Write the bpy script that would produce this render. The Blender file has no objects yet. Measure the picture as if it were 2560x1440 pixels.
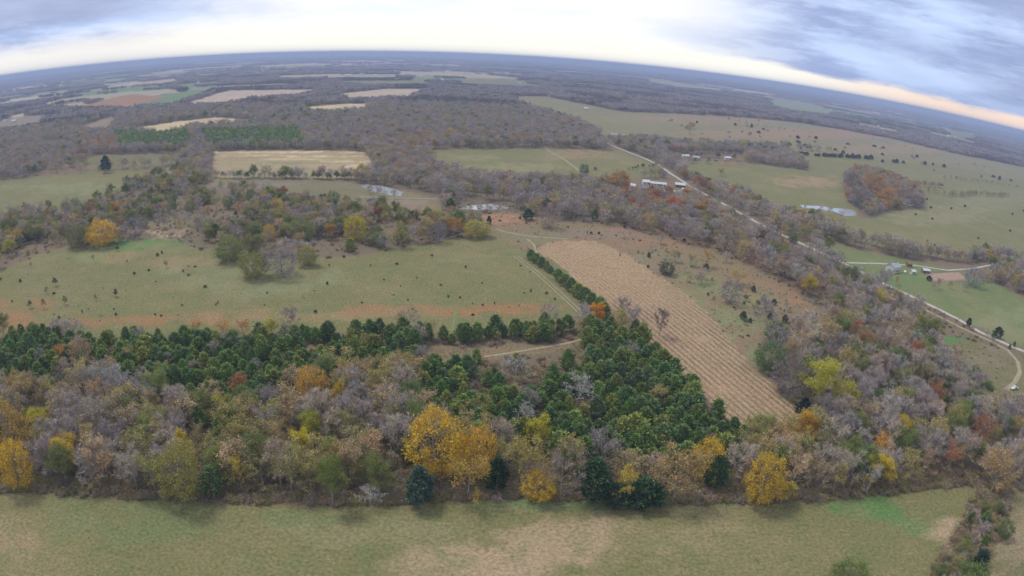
import bpy, math, random
import numpy as np
from mathutils import Matrix, Vector
random.seed(7)
RNG = np.random.default_rng(11)
SC = bpy.context.scene
COL = SC.collection

# ------------------------------------------------------------------ camera
F_PX = 1640.0            # wide drone lens: equidistant, px of a 2560 px wide frame per radian
CAM_H = 120.0
UB = Vector((0.05424879, 0.93659112, 0.34619958)).normalized()
FB = (Vector((0, 0, -1)) - UB * Vector((0, 0, -1)).dot(UB)).normalized()
XB = FB.cross(UB)
ROT = Matrix((XB, FB, UB))                      # camera axes -> world axes
cam_d = bpy.data.cameras.new('camera')
cam = bpy.data.objects.new('camera', cam_d); COL.objects.link(cam)
cam.matrix_world = Matrix.Translation((0, 0, CAM_H)) @ ROT.to_4x4()
cam_d.type = 'PANO'
cam_d.sensor_fit = 'HORIZONTAL'; cam_d.sensor_width = 36.0; cam_d.sensor_height = 20.25
cam_d.clip_start = 0.5; cam_d.clip_end = 200000
cam_d.panorama_type = 'FISHEYE_LENS_POLYNOMIAL'
cam_d.fisheye_fov = math.pi
cam_d.fisheye_polynomial_k0 = 0.0
cam_d.fisheye_polynomial_k1 = -1.0 / (F_PX * 36.0 / 2560.0)
cam_d.fisheye_polynomial_k2 = cam_d.fisheye_polynomial_k3 = cam_d.fisheye_polynomial_k4 = 0.0
SC.camera = cam
SC.render.engine = 'CYCLES'
SC.cycles.use_denoising = True
SC.cycles.denoiser = 'OPENIMAGEDENOISE'
SC.cycles.max_bounces = 4
SC.cycles.diffuse_bounces = 2
SC.cycles.glossy_bounces = 2
SC.cycles.volume_bounces = 1
SC.cycles.sample_clamp_indirect = 4
SC.view_settings.view_transform = 'Standard'
SC.view_settings.look = 'None'
SC.view_settings.gamma = 1.0
SC.view_settings.use_curve_mapping = False
SC.view_settings.exposure = 0.48
HAZE_DENSITY = 1.75e-4
HAZE_COL = (0.47, 0.58, 0.88)

# ------------------------------------------------------------------ sky
SUN_AZ, SUN_EL = math.radians(-60), math.radians(60)      # ahead of the camera, behind cloud
W = bpy.data.worlds.new('World'); SC.world = W; W.use_nodes = True


class NT:
    """tiny node helper"""
    def __init__(s, tree): s.t = tree; s.n = tree.nodes; s.l = tree.links
    def new(s, typ, **kw):
        nd = s.n.new(typ)
        for k, v in kw.items(): setattr(nd, k, v)
        return nd
    def put(s, sock, v):
        if hasattr(v, 'links') or isinstance(v, bpy.types.NodeSocket): s.l.new(v, sock)
        elif isinstance(v, (tuple, list)) and len(v) == 3 and sock.type == 'RGBA': sock.default_value = (*v, 1)
        else: sock.default_value = v
    def math(s, op, a, b=0.0, c=None, clamp=False):
        nd = s.new('ShaderNodeMath', operation=op, use_clamp=clamp)
        s.put(nd.inputs[0], a); s.put(nd.inputs[1], b)
        if c is not None: s.put(nd.inputs[2], c)
        return nd.outputs[0]
    def mix(s, f, a, b, mode='MIX'):
        nd = s.new('ShaderNodeMix', data_type='RGBA', blend_type=mode)
        s.put(nd.inputs[0], f); s.put(nd.inputs[6], a); s.put(nd.inputs[7], b)
        return nd.outputs[2]
    def noise(s, vec, scale, detail=4, rough=0.55, out=0):
        nd = s.new('ShaderNodeTexNoise')
        s.l.new(vec, nd.inputs['Vector'])
        nd.inputs['Scale'].default_value = scale; nd.inputs['Detail'].default_value = detail
        nd.inputs['Roughness'].default_value = rough
        return nd.outputs[out]
    def ss(s, x, a, b):
        nd = s.new('ShaderNodeMapRange', interpolation_type='SMOOTHSTEP')
        s.put(nd.inputs[0], x); nd.inputs[1].default_value = a; nd.inputs[2].default_value = b
        return nd.outputs[0]
    def mapping(s, vec, scale=(1, 1, 1), rot=(0, 0, 0), loc=(0, 0, 0)):
        nd = s.new('ShaderNodeMapping'); s.l.new(vec, nd.inputs[0])
        nd.inputs['Scale'].default_value = scale; nd.inputs['Rotation'].default_value = rot
        nd.inputs['Location'].default_value = loc
        return nd.outputs[0]


def build_world():
    t = NT(W.node_tree); t.n.clear()
    out = t.new('ShaderNodeOutputWorld'); bg = t.new('ShaderNodeBackground')
    t.l.new(bg.outputs[0], out.inputs[0])
    tc = t.new('ShaderNodeTexCoord')
    sep = t.new('ShaderNodeSeparateXYZ'); t.l.new(tc.outputs['Generated'], sep.inputs[0])
    x, y, z = sep.outputs
    el = t.math('MULTIPLY', t.math('ARCSINE', z), 57.29578)          # elevation, degrees
    az = t.math('MULTIPLY', t.math('ARCTAN2', x, y), 57.29578)       # 0 = ahead, + = to the right
    sky = t.new('ShaderNodeTexSky', sky_type='NISHITA', sun_disc=False)
    sky.sun_elevation = SUN_EL; sky.sun_rotation = SUN_AZ
    nish = t.mix(1.0, sky.outputs[0], (0.1, 0.1, 0.1), 'MULTIPLY')
    # cloud layers, long soft streaks lying almost level near the horizon
    cmb = t.new('ShaderNodeCombineXYZ'); t.l.new(az, cmb.inputs[0]); t.l.new(el, cmb.inputs[1])
    v0 = t.mapping(cmb.outputs[0], (0.045, 0.16, 1), (0, 0, math.radians(9)), (4.7, 2.2, 0))
    n0 = t.noise(v0, 1.0, 4, 0.5)
    v1 = t.mapping(cmb.outputs[0], (0.055, 0.27, 1), (0, 0, math.radians(8)), (3.1, 1.7, 0))
    n1 = t.noise(v1, 1.0, 8, 0.6)
    v2 = t.mapping(cmb.outputs[0], (0.13, 0.75, 1), (0, 0, math.radians(10)), (9.4, 4.2, 0))
    n2 = t.noise(v2, 1.0, 7, 0.62)
    base = t.mix(t.ss(n1, 0.40, 0.60), (0.27, 0.335, 0.54), (0.46, 0.57, 0.80))
    base = t.mix(t.math('MULTIPLY', t.ss(n2, 0.50, 0.62), 0.38), base, (0.55, 0.65, 0.86))
    rb = t.math('MULTIPLY', t.ss(az, 16, 44), t.ss(n0, 0.35, 0.6))
    base = t.mix(t.math('MULTIPLY', rb, 0.55), base, (0.23, 0.28, 0.44))
    lb = t.math('MULTIPLY', t.ss(az, -24, -38), t.ss(el, 2.8, 4.6))
    base = t.mix(t.math('MULTIPLY', lb, 0.75), base, (0.31, 0.35, 0.50))
    pale = t.math('MULTIPLY', t.ss(az, -34, -17), t.ss(az, 26, 8))
    base = t.mix(t.math('MULTIPLY', pale, 0.95), base, t.mix(t.ss(n1, .38, .6), (0.70, 0.74, 0.81), (0.80, 0.77, 0.73)))
    a1 = t.math('SUBTRACT', az, -8.0)
    right_side = t.math('MULTIPLY', t.math('MAXIMUM', a1, 0.0), -0.044)
    left_side = t.math('MULTIPLY', t.math('MINIMUM', a1, 0.0), 0.034)
    top = t.math('ADD', t.math('ADD', right_side, left_side), 3.0)
    top = t.math('MAXIMUM', top, 0.9)
    wob = t.math('MULTIPLY', t.math('SUBTRACT', n1, 0.5), 2.4)
    wob = t.math('ADD', wob, t.math('MULTIPLY', t.math('SUBTRACT', n2, 0.5), 0.7))
    d = t.math('SUBTRACT', t.math('ADD', top, wob), el)
    soft = t.ss(az, 26, 10)
    hard_e = t.ss(d, -0.30, 0.30)
    strip = t.math('ADD', t.math('MULTIPLY', hard_e, t.math('SUBTRACT', 1.0, soft)), t.math('MULTIPLY', t.ss(d, -1.3, 0.7), soft))
    warm = t.mix(t.ss(az, 20, 38), (0.77, 0.75, 0.68), (0.76, 0.58, 0.47))
    warm = t.mix(t.ss(az, -20, -38), warm, (0.68, 0.66, 0.64))
    warm = t.mix(0.10, warm, nish, 'ADD')
    colr = t.mix(strip, base, warm)
    # the deck overhead: even pale grey
    over = t.mix(t.ss(n1, 0.35, 0.65), (0.40, 0.45, 0.54), (0.55, 0.58, 0.64))
    colr = t.mix(t.ss(el, 7, 24), colr, over)
    t.l.new(colr, bg.inputs[0]); bg.inputs[1].default_value = 1.0


build_world()
sun_d = bpy.data.lights.new('sun', 'SUN'); sun_d.energy = 1.5; sun_d.angle = math.radians(14)
sun_d.color = (1.0, 0.95, 0.86)
sun = bpy.data.objects.new('sun', sun_d); COL.objects.link(sun)
sdir = Vector((math.sin(SUN_AZ) * math.cos(SUN_EL), math.cos(SUN_AZ) * math.cos(SUN_EL), math.sin(SUN_EL)))
sun.rotation_euler = sdir.to_track_quat('Z', 'Y').to_euler()
sun.location = (0, 0, 400)

# ------------------------------------------------------------------ numeric helpers
RW = np.array(ROT)      # world = RW @ cam


def hash2(ix, iy, seed):
    h = (ix.astype(np.int64) * 374761393 + iy.astype(np.int64) * 668265263 + seed * 974711) & 0x7fffffff
    h = ((h ^ (h >> 13)) * 1274126177) & 0x7fffffff
    h = h ^ (h >> 16)
    return (h & 0xffff) / 65535.0


def vnoise(x, y, seed=0):
    ix = np.floor(x); iy = np.floor(y); fx = x - ix; fy = y - iy
    fx = fx * fx * (3 - 2 * fx); fy = fy * fy * (3 - 2 * fy)
    a = hash2(ix, iy, seed); b = hash2(ix + 1, iy, seed); c = hash2(ix, iy + 1, seed); d = hash2(ix + 1, iy + 1, seed)
    return (a * (1 - fx) + b * fx) * (1 - fy) + (c * (1 - fx) + d * fx) * fy


def fbm(x, y, seed=0, n=4):
    s = 0; a = 0.5; w = 0
    for k in range(n):
        s = s + a * vnoise(x, y, seed + k * 17); w += a; a *= 0.55; x = x * 2.03 + 7.7; y = y * 2.03 + 3.1
    return s / w


def sstep(x, a, b):
    t = np.clip((x - a) / (b - a), 0, 1); return t * t * (3 - 2 * t)


def height(x, y):
    """ground level: flat near by, low wooded hills far off"""
    x = np.asarray(x, float); y = np.asarray(y, float)
    d = np.hypot(x, y)
    h = (fbm(x / 2600, y / 1500, 5, 4) - 0.5) * 34 * sstep(d, 1500, 4500)
    h = h + (fbm(x / 9000, y / 4200, 9, 4) - 0.42) * 110 * sstep(d, 6000, 16000)
    return np.where(d < 1500, 0.0, h)


def to_px(x, y, z):
    v = np.stack([x, y, z - CAM_H], -1) @ RW           # world -> camera axes
    fw = -v[..., 2]; rr = np.hypot(v[..., 0], v[..., 1]); th = np.arctan2(rr, fw)
    k = F_PX * th / np.maximum(rr, 1e-9)
    return 1280 + v[..., 0] * k, 720 - v[..., 1] * k


def px_ray(px, py):
    a = px - 1280.0; b = 720.0 - py; r = math.hypot(a, b); th = r / F_PX
    c = np.array([a / r * math.sin(th), b / r * math.sin(th), -math.cos(th)]) if r > 1e-6 else np.array([0, 0, -1.0])
    return RW @ c


def ground(px, py):
    """ground point seen at a pixel of the 2560 x 1440 frame"""
    d = px_ray(px, py)
    if d[2] > -0.004: d[2] = -0.004
    t = CAM_H / -d[2]
    for _ in range(6):
        t = 0.5 * t + 0.5 * (CAM_H - float(height(d[0] * t, d[1] * t))) / -d[2]
    x, y = d[0] * t, d[1] * t
    return x, y, float(height(x, y))


def slant(x, y): return math.sqrt(x * x + y * y + CAM_H * CAM_H)


def pip(poly, x, y):
    ins = np.zeros(x.shape, bool); n = len(poly)
    x0s = min(p[0] for p in poly); x1s = max(p[0] for p in poly); y0s = min(p[1] for p in poly); y1s = max(p[1] for p in poly)
    m = (x >= x0s) & (x <= x1s) & (y >= y0s) & (y <= y1s)
    xs = x[m]; ys = y[m]; r = np.zeros(xs.shape, bool)
    for i in range(n):
        (xa, ya), (xb, yb) = poly[i], poly[(i + 1) % n]
        if ya == yb: continue
        c = ((ya > ys) != (yb > ys)) & (xs < (xb - xa) * (ys - ya) / (yb - ya) + xa)
        r ^= c
    ins[m] = r
    return ins


def tag(o, label=None, cat=None, group=None, kind=None):
    if label: o['label'] = label
    if cat: o['category'] = cat
    if group: o['group'] = group
    if kind: o['kind'] = kind
    return o


# ------------------------------------------------------------------ materials
def mat(name, build, rough=0.9):
    m = bpy.data.materials.new(name); m.use_nodes = True
    t = NT(m.node_tree); t.n.clear()
    o = t.new('ShaderNodeOutputMaterial'); b = t.new('ShaderNodeBsdfPrincipled')
    b.inputs['Roughness'].default_value = rough; b.inputs['Specular IOR Level'].default_value = 0.15
    t.l.new(b.outputs[0], o.inputs[0])
    build(t, b)
    return m


def flat_mat(name, col, rough=0.8, var=0.12, scale=0.8):
    def f(t, b):
        g = t.new('ShaderNodeNewGeometry')
        n = t.noise(g.outputs['Position'], scale, 4)
        c = t.mix(n, tuple(v * (1 - var) for v in col), tuple(min(1, v * (1 + var)) for v in col))
        t.l.new(c, b.inputs['Base Color'])
    return mat(name, f, rough)


def foliage_mat(name, spread, transl=0.0):
    """colour comes from the tree's own tint; every leaf or twig differs a little"""
    def f(t, b):
        at = t.new('ShaderNodeAttribute', attribute_type='INSTANCER', attribute_name='tint')
        g = t.new('ShaderNodeNewGeometry')
        r = g.outputs['Random Per Island']
        hs = t.new('ShaderNodeHueSaturation')
        t.l.new(at.outputs['Color'], hs.inputs['Color'])
        t.l.new(t.math('ADD', t.math('MULTIPLY', r, 0.035), 0.4825), hs.inputs['Hue'])
        r2 = t.math('FRACT', t.math('MULTIPLY', r, 7.31))
        t.l.new(t.math('ADD', t.math('MULTIPLY', r2, spread), 1.0 - spread / 2), hs.inputs['Value'])
        t.l.new(hs.outputs[0], b.inputs['Base Color'])
        if transl:
            o = [n for n in t.n if n.type == 'OUTPUT_MATERIAL'][0]
            tr = t.new('ShaderNodeBsdfTranslucent'); t.l.new(hs.outputs[0], tr.inputs[0])
            mx = t.new('ShaderNodeMixShader'); mx.inputs[0].default_value = transl
            t.l.new(b.outputs[0], mx.inputs[1]); t.l.new(tr.outputs[0], mx.inputs[2]); t.l.new(mx.outputs[0], o.inputs[0])
    return mat(name, f, 0.85)


M_LEAF = foliage_mat('leaf', 0.9, 0.3)
M_TWIG = foliage_mat('twig', 0.6)
M_NEEDLE = foliage_mat('needle', 1.0, 0.12)
M_BARK = flat_mat('bark', (0.33, 0.29, 0.25), 0.9, 0.4, 1.5)
M_PALE_BARK = flat_mat('pale_bark', (0.42, 0.40, 0.37), 0.9, 0.3, 1.5)


def ground_mat(name, kind):
    def f(t, b):
        g = t.new('ShaderNodeNewGeometry'); P = g.outputs['Position']
        at = t.new('ShaderNodeAttribute', attribute_name='cover')
        col = at.outputs['Color']
        big = t.noise(P, 0.018, 5, 0.6); mid = t.noise(P, 0.11, 5, 0.62); fine = t.noise(P, 0.9, 4, 0.7)
        far = t.noise(P, 0.0035, 5, 0.6)
        if kind == 'grass':
            c = t.mix(t.math('MULTIPLY', t.ss(big, 0.44, 0.68), 0.40), col, (0.27, 0.215, 0.115))
            c = t.mix(t.math('MULTIPLY', t.ss(mid, 0.50, 0.68), 0.40), c, (0.105, 0.155, 0.055))
            c = t.mix(t.math('MULTIPLY', t.ss(mid, 0.46, 0.30), 0.35), c, (0.29, 0.22, 0.13))
            c = t.mix(t.math('MULTIPLY', t.ss(t.noise(P, 0.35, 3, 0.7), 0.55, 0.75), 0.45), c, (0.12, 0.115, 0.06))
            c = t.mix(t.math('MULTIPLY', t.ss(t.noise(t.mapping(P, (0.05, 0.4, 1), (0, 0, 0.4)), 1.0, 4, 0.6), 0.56, 0.75), 0.35), c, (0.30, 0.26, 0.16))
            fm = t.math('ADD', t.math('MULTIPLY', fine, 1.9), 0.05)
        elif kind == 'rough':
            c = t.mix(t.math('MULTIPLY', t.ss(mid, 0.45, 0.62), 0.6), col, (0.20, 0.17, 0.09))
            c = t.mix(t.math('MULTIPLY', t.ss(big, 0.45, 0.62), 0.4), c, (0.17, 0.185, 0.09))
            c = t.mix(t.math('MULTIPLY', t.ss(t.noise(P, 0.3, 4, 0.7), 0.55, 0.7), 0.5), c, (0.14, 0.105, 0.08))
            fm = t.math('ADD', t.math('MULTIPLY', fine, 1.9), 0.05)
        elif kind == 'corn':
            v = t.mapping(P, (1, 1, 1), (0, 0, CORN_ROT))
            wv = t.new('ShaderNodeTexWave', wave_type='BANDS', bands_direction='X', wave_profile='SIN')
            t.l.new(v, wv.inputs[0]); wv.inputs['Scale'].default_value = 0.10; wv.inputs['Distortion'].default_value = 0.5
            wv.inputs['Detail'].default_value = 2; wv.inputs['Detail Scale'].default_value = 0.25
            st = t.noise(t.mapping(v, (1.1, 0.3, 1)), 1.0, 5, 0.75)
            brk = t.noise(P, 0.06, 4, 0.6)
            sp = t.new('ShaderNodeSeparateXYZ'); t.l.new(P, sp.inputs[0]); near = t.ss(sp.outputs[1], 350, 285)
            spk = t.noise(P, 0.75, 3, 0.85)
            hor = t.noise(t.mapping(P, (0.07, 0.34, 1), (0, 0, 0.10)), 1.0, 3, 0.7)
            c = t.mix(t.ss(st, 0.36, 0.64), (0.235, 0.15, 0.09), (0.42, 0.295, 0.175))
            c = t.mix(t.math('MULTIPLY', t.math('MULTIPLY', t.math('MULTIPLY', t.ss(wv.outputs[1], 0.40, 0.85), 1.0), t.ss(brk, .28, .50)), near), c, (0.15, 0.10, 0.075))
            c = t.mix(t.math('MULTIPLY', t.math('MULTIPLY', t.ss(hor, 0.54, 0.62), 0.55), t.math('SUBTRACT', 1.0, near)), c, (0.19, 0.125, 0.09))
            c = t.mix(t.math('MULTIPLY', t.ss(spk, 0.52, 0.66), 0.40), c, (0.55, 0.42, 0.27))
            c = t.mix(t.math('MULTIPLY', t.ss(spk, 0.46, 0.36), 0.45), c, (0.15, 0.095, 0.07))
            c = t.mix(t.math('MULTIPLY', t.ss(mid, 0.5, 0.7), 0.35), c, (0.36, 0.24, 0.155))
            c = t.mix(0.22, c, col)
            fm = t.math('ADD', t.math('MULTIPLY', fine, 1.3), 0.35)
        else:
            c = t.mix(t.math('MULTIPLY', t.ss(far, 0.42, 0.62), 0.4), col, (0.10, 0.10, 0.07))
            c = t.mix(t.math('MULTIPLY', t.ss(mid, 0.4, 0.65), 0.45), c, (0.17, 0.125, 0.085))
            fm = t.math('ADD', t.math('MULTIPLY', fine, 1.1), 0.45)
        fc = t.new('ShaderNodeCombineXYZ')
        for i in range(3): t.l.new(fm, fc.inputs[i])
        c = t.mix(1.0, c, fc.outputs[0], 'MULTIPLY')
        t.l.new(c, b.inputs['Base Color'])
        bp = t.new('ShaderNodeBump'); bp.inputs['Strength'].default_value = 0.6; bp.inputs['Distance'].default_value = 0.5
        t.l.new(t.math('ADD', fine, mid), bp.inputs['Height']); t.l.new(bp.outputs[0], b.inputs['Normal'])
    return mat(name, f, 0.95)


# corn rows run along the strip
_a = ground(1700, 830); _b = ground(1985, 1062)
CORN_ANG = math.atan2(_b[1] - _a[1], _b[0] - _a[0])
CORN_ROT = -CORN_ANG + math.pi / 2
M_GROUND = {k: ground_mat('ground_' + k, k) for k in ('grass', 'rough', 'corn', 'wood')}

# ------------------------------------------------------------------ land cover (outlines on the ground, traced in the photograph)
SAGE = (0.178, 0.168, 0.072); SAGE2 = (0.168, 0.148, 0.075); TAN = (0.42, 0.33, 0.21); BROWN = (0.25, 0.19, 0.125)
RED = (0.32, 0.155, 0.075); STRAW = (0.56, 0.43, 0.25); GREEN = (0.13, 0.20, 0.075); PINK = (0.47, 0.36, 0.27); MAUVE = (0.23, 0.175, 0.145)
WOODF = (0.19, 0.145, 0.095)
FIELDS = [
    # name, material, colour, outline
    ('front_meadow', 'grass', SAGE, [(-1500, 1150), (-300, 1205), (0, 1228), (200, 1240), (500, 1256), (850, 1268), (1100, 1257), (1280, 1250), (1500, 1252), (1750, 1262), (1950, 1258), (2150, 1244), (2300, 1226), (2440, 1214), (2420, 1262), (2395, 1330), (2350, 1400), (2320, 1500), (2350, 2600), (-1500, 2600)]),
    ('corner_meadow', 'grass', SAGE2, [(2510, 1235), (2620, 1225), (2900, 1200), (3400, 2000), (2480, 2300), (2450, 1500), (2480, 1370), (2520, 1290)]),
    ('left_meadow', 'grass', SAGE, [(-700, 700), (-300, 705), (0, 676), (67, 651), (141, 624), (218, 615), (296, 612), (336, 598), (437, 598), (470, 618), (537, 628), (615, 649), (780, 648), (857, 645), (914, 640), (961, 627), (1051, 614), (1099, 605), (1152, 594), (1226, 582), (1256, 595), (1300, 622), (1340, 655), (1400, 710), (1450, 750), (1480, 800), (1455, 822), (1380, 815), (1290, 812), (1160, 845), (1135, 838), (950, 830), (850, 836), (700, 830), (500, 830), (330, 850), (210, 855), (160, 850), (90, 815), (30, 835), (-60, 860), (-700, 900)]),
    ('stubble_field', 'corn', (0.44, 0.325, 0.19), [(1340, 622), (1370, 608), (1420, 604), (1480, 605), (1530, 618), (1580, 645), (1640, 690), (1700, 725), (1750, 765), (1790, 805), (1830, 860), (1880, 912), (1940, 972), (1990, 1030), (2035, 1092), (1950, 1110), (1870, 1110), (1835, 1085), (1800, 1035), (1750, 985), (1690, 925), (1640, 880), (1600, 845), (1560, 805), (1520, 775), (1500, 755), (1450, 705), (1410, 672), (1370, 645)]),
    ('scrubland', 'rough', (0.24, 0.16, 0.10), [(1195, 540), (1260, 532), (1350, 545), (1450, 560), (1560, 570), (1650, 595), (1760, 622), (1850, 655), (1950, 705), (2050, 775), (2110, 815), (2010, 830), (1905, 845), (1890, 905), (1935, 962), (1990, 1028), (2035, 1092), (1990, 1030), (1940, 972), (1880, 912), (1830, 860), (1790, 805), (1750, 765), (1700, 725), (1640, 690), (1580, 645), (1530, 618), (1480, 605), (1420, 604), (1370, 608), (1340, 622), (1330, 640), (1300, 622), (1256, 595), (1226, 578)]),
    ('grass_lane', 'grass', SAGE2, [(1300, 622), (1340, 622), (1370, 645), (1410, 672), (1450, 705), (1500, 755), (1520, 775), (1530, 815), (1470, 815), (1450, 750), (1400, 710), (1340, 655)]),
    ('clearing', 'rough', (0.22, 0.155, 0.09), [(1090, 862), (1180, 872), (1260, 862), (1400, 862), (1462, 848), (1450, 864), (1370, 882), (1260, 896), (1180, 905), (1130, 915), (1060, 925), (1030, 905)]),
    ('clearing', 'rough', (0.27, 0.20, 0.12), [(760, 872), (850, 862), (860, 875), (780, 892)]),
    ('clearing', 'grass', SAGE2, [(2330, 840), (2420, 850), (2520, 880), (2700, 950), (2750, 1060), (2600, 1040), (2520, 1010), (2430, 960), (2370, 900)]),
    ('meadow', 'grass', SAGE, [(-700, 560), (-700, 480), (0, 451), (202, 432), (437, 417), (445, 428), (350, 458), (260, 490), (190, 515), (110, 530), (0, 545)]),
    ('meadow', 'grass', SAGE2, [(230, 388), (450, 384), (455, 404), (400, 415), (290, 421), (220, 425), (215, 400)]),
    ('harvested_field', 'grass', (0.37, 0.28, 0.165), [(533, 380), (600, 377), (700, 376), (850, 376), (912, 381), (930, 402), (935, 440), (880, 446), (700, 443), (530, 446)]),
    ('meadow', 'grass', (0.19, 0.165, 0.10), [(520, 462), (537, 449), (700, 447), (850, 450), (1000, 478), (1100, 497), (1100, 530), (980, 525), (850, 512), (740, 508), (640, 482), (560, 470)]),
    ('pasture', 'grass', SAGE, [(1075, 374), (1364, 371), (1545, 376), (1600, 396), (1655, 420), (1640, 440), (1500, 458), (1300, 455), (1180, 450), (1090, 425), (1078, 400)]),
    ('pasture', 'grass', (0.205, 0.18, 0.095), [(1270, 241), (1367, 240), (1400, 248), (1555, 279), (1700, 284), (1868, 294), (2002, 307), (2103, 324), (2237, 348), (2372, 381), (2560, 418), (2800, 480), (2800, 540), (2560, 452), (2320, 405), (2100, 382), (1960, 370), (1700, 362), (1640, 355), (1540, 348), (1490, 332), (1440, 305), (1370, 282), (1310, 266)]),
    ('pasture', 'grass', SAGE, [(1690, 412), (1730, 402), (1860, 407), (2010, 425), (2025, 415), (1980, 388), (1930, 370), (2100, 382), (2320, 405), (2560, 452), (2900, 560), (2900, 800), (2560, 655), (2480, 640), (2400, 650), (2260, 628), (2150, 606), (2080, 578), (2050, 555), (2000, 548), (1930, 536), (1900, 510), (1860, 490), (1790, 475), (1720, 440)]),
    ('pasture', 'grass', (0.15, 0.18, 0.07), [(2020, 590), (2080, 611), (2200, 637), (2280, 652), (2400, 678), (2470, 702), (2560, 742), (2900, 900), (2900, 1100), (2560, 882), (2440, 815), (2300, 752), (2200, 702), (2100, 650)]),
    ('far_field', 'grass', PINK, [(437, 268), (537, 235), (571, 226), (806, 223), (756, 243), (638, 250), (554, 266)]),
    ('far_field', 'grass', GREEN, [(349, 243), (413, 235), (537, 220), (514, 235), (433, 266), (349, 270)]),
    ('far_field', 'grass', RED, [(150, 272), (230, 258), (300, 240), (345, 236), (410, 242), (349, 262), (345, 276), (200, 274)]),
    ('far_field', 'grass', TAN, [(20, 290), (148, 264), (215, 256), (215, 262), (150, 271), (30, 296)]),
    ('far_field', 'grass', STRAW, [(302, 326), (420, 307), (537, 293), (638, 301), (632, 312), (571, 314), (487, 320), (413, 342), (353, 334)]),
    ('far_field', 'grass', BROWN, [(195, 320), (282, 288), (292, 300), (272, 330), (230, 335)]),
    ('far_field', 'grass', PINK, [(850, 234), (961, 222), (1119, 222), (1065, 230), (1025, 247), (884, 254), (845, 245)]),
    ('far_field', 'grass', STRAW, [(755, 268), (850, 260), (915, 258), (915, 280), (830, 286), (770, 284)]),
    ('far_field', 'grass', SAGE, [(850, 202), (1038, 201), (1119, 215), (934, 218), (850, 211)]),
    ('far_field', 'grass', SAGE, [(1135, 198), (1270, 197), (1330, 206), (1260, 219), (1152, 216)]),
    ('far_field', 'grass', TAN, [(322, 209), (437, 196), (447, 203), (403, 214)]),
    ('far_field', 'grass', TAN, [(396, 193), (504, 185), (600, 183), (520, 192)]),
    ('far_field', 'grass', TAN, [(700, 189), (850, 184), (852, 192), (690, 196)]),
    ('far_field', 'grass', TAN, [(1050, 184), (1240, 190), (1310, 196), (1150, 194)]),
    ('far_field', 'grass', (0.2, 0.23, 0.13), [(1920, 250), (2010, 258), (2090, 282), (2070, 290), (1980, 280), (1930, 268)]),
    ('far_field', 'grass', (0.3, 0.27, 0.18), [(1620, 196), (1750, 215), (1800, 228), (1700, 222), (1620, 206)]),
    ('far_field', 'grass', SAGE, [(2350, 320), (2430, 336), (2450, 352), (2380, 345)]),
    ('far_field', 'grass', MAUVE, [(0, 300), (60, 290), (150, 285), (160, 292), (60, 310), (0, 318)]),
]
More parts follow.
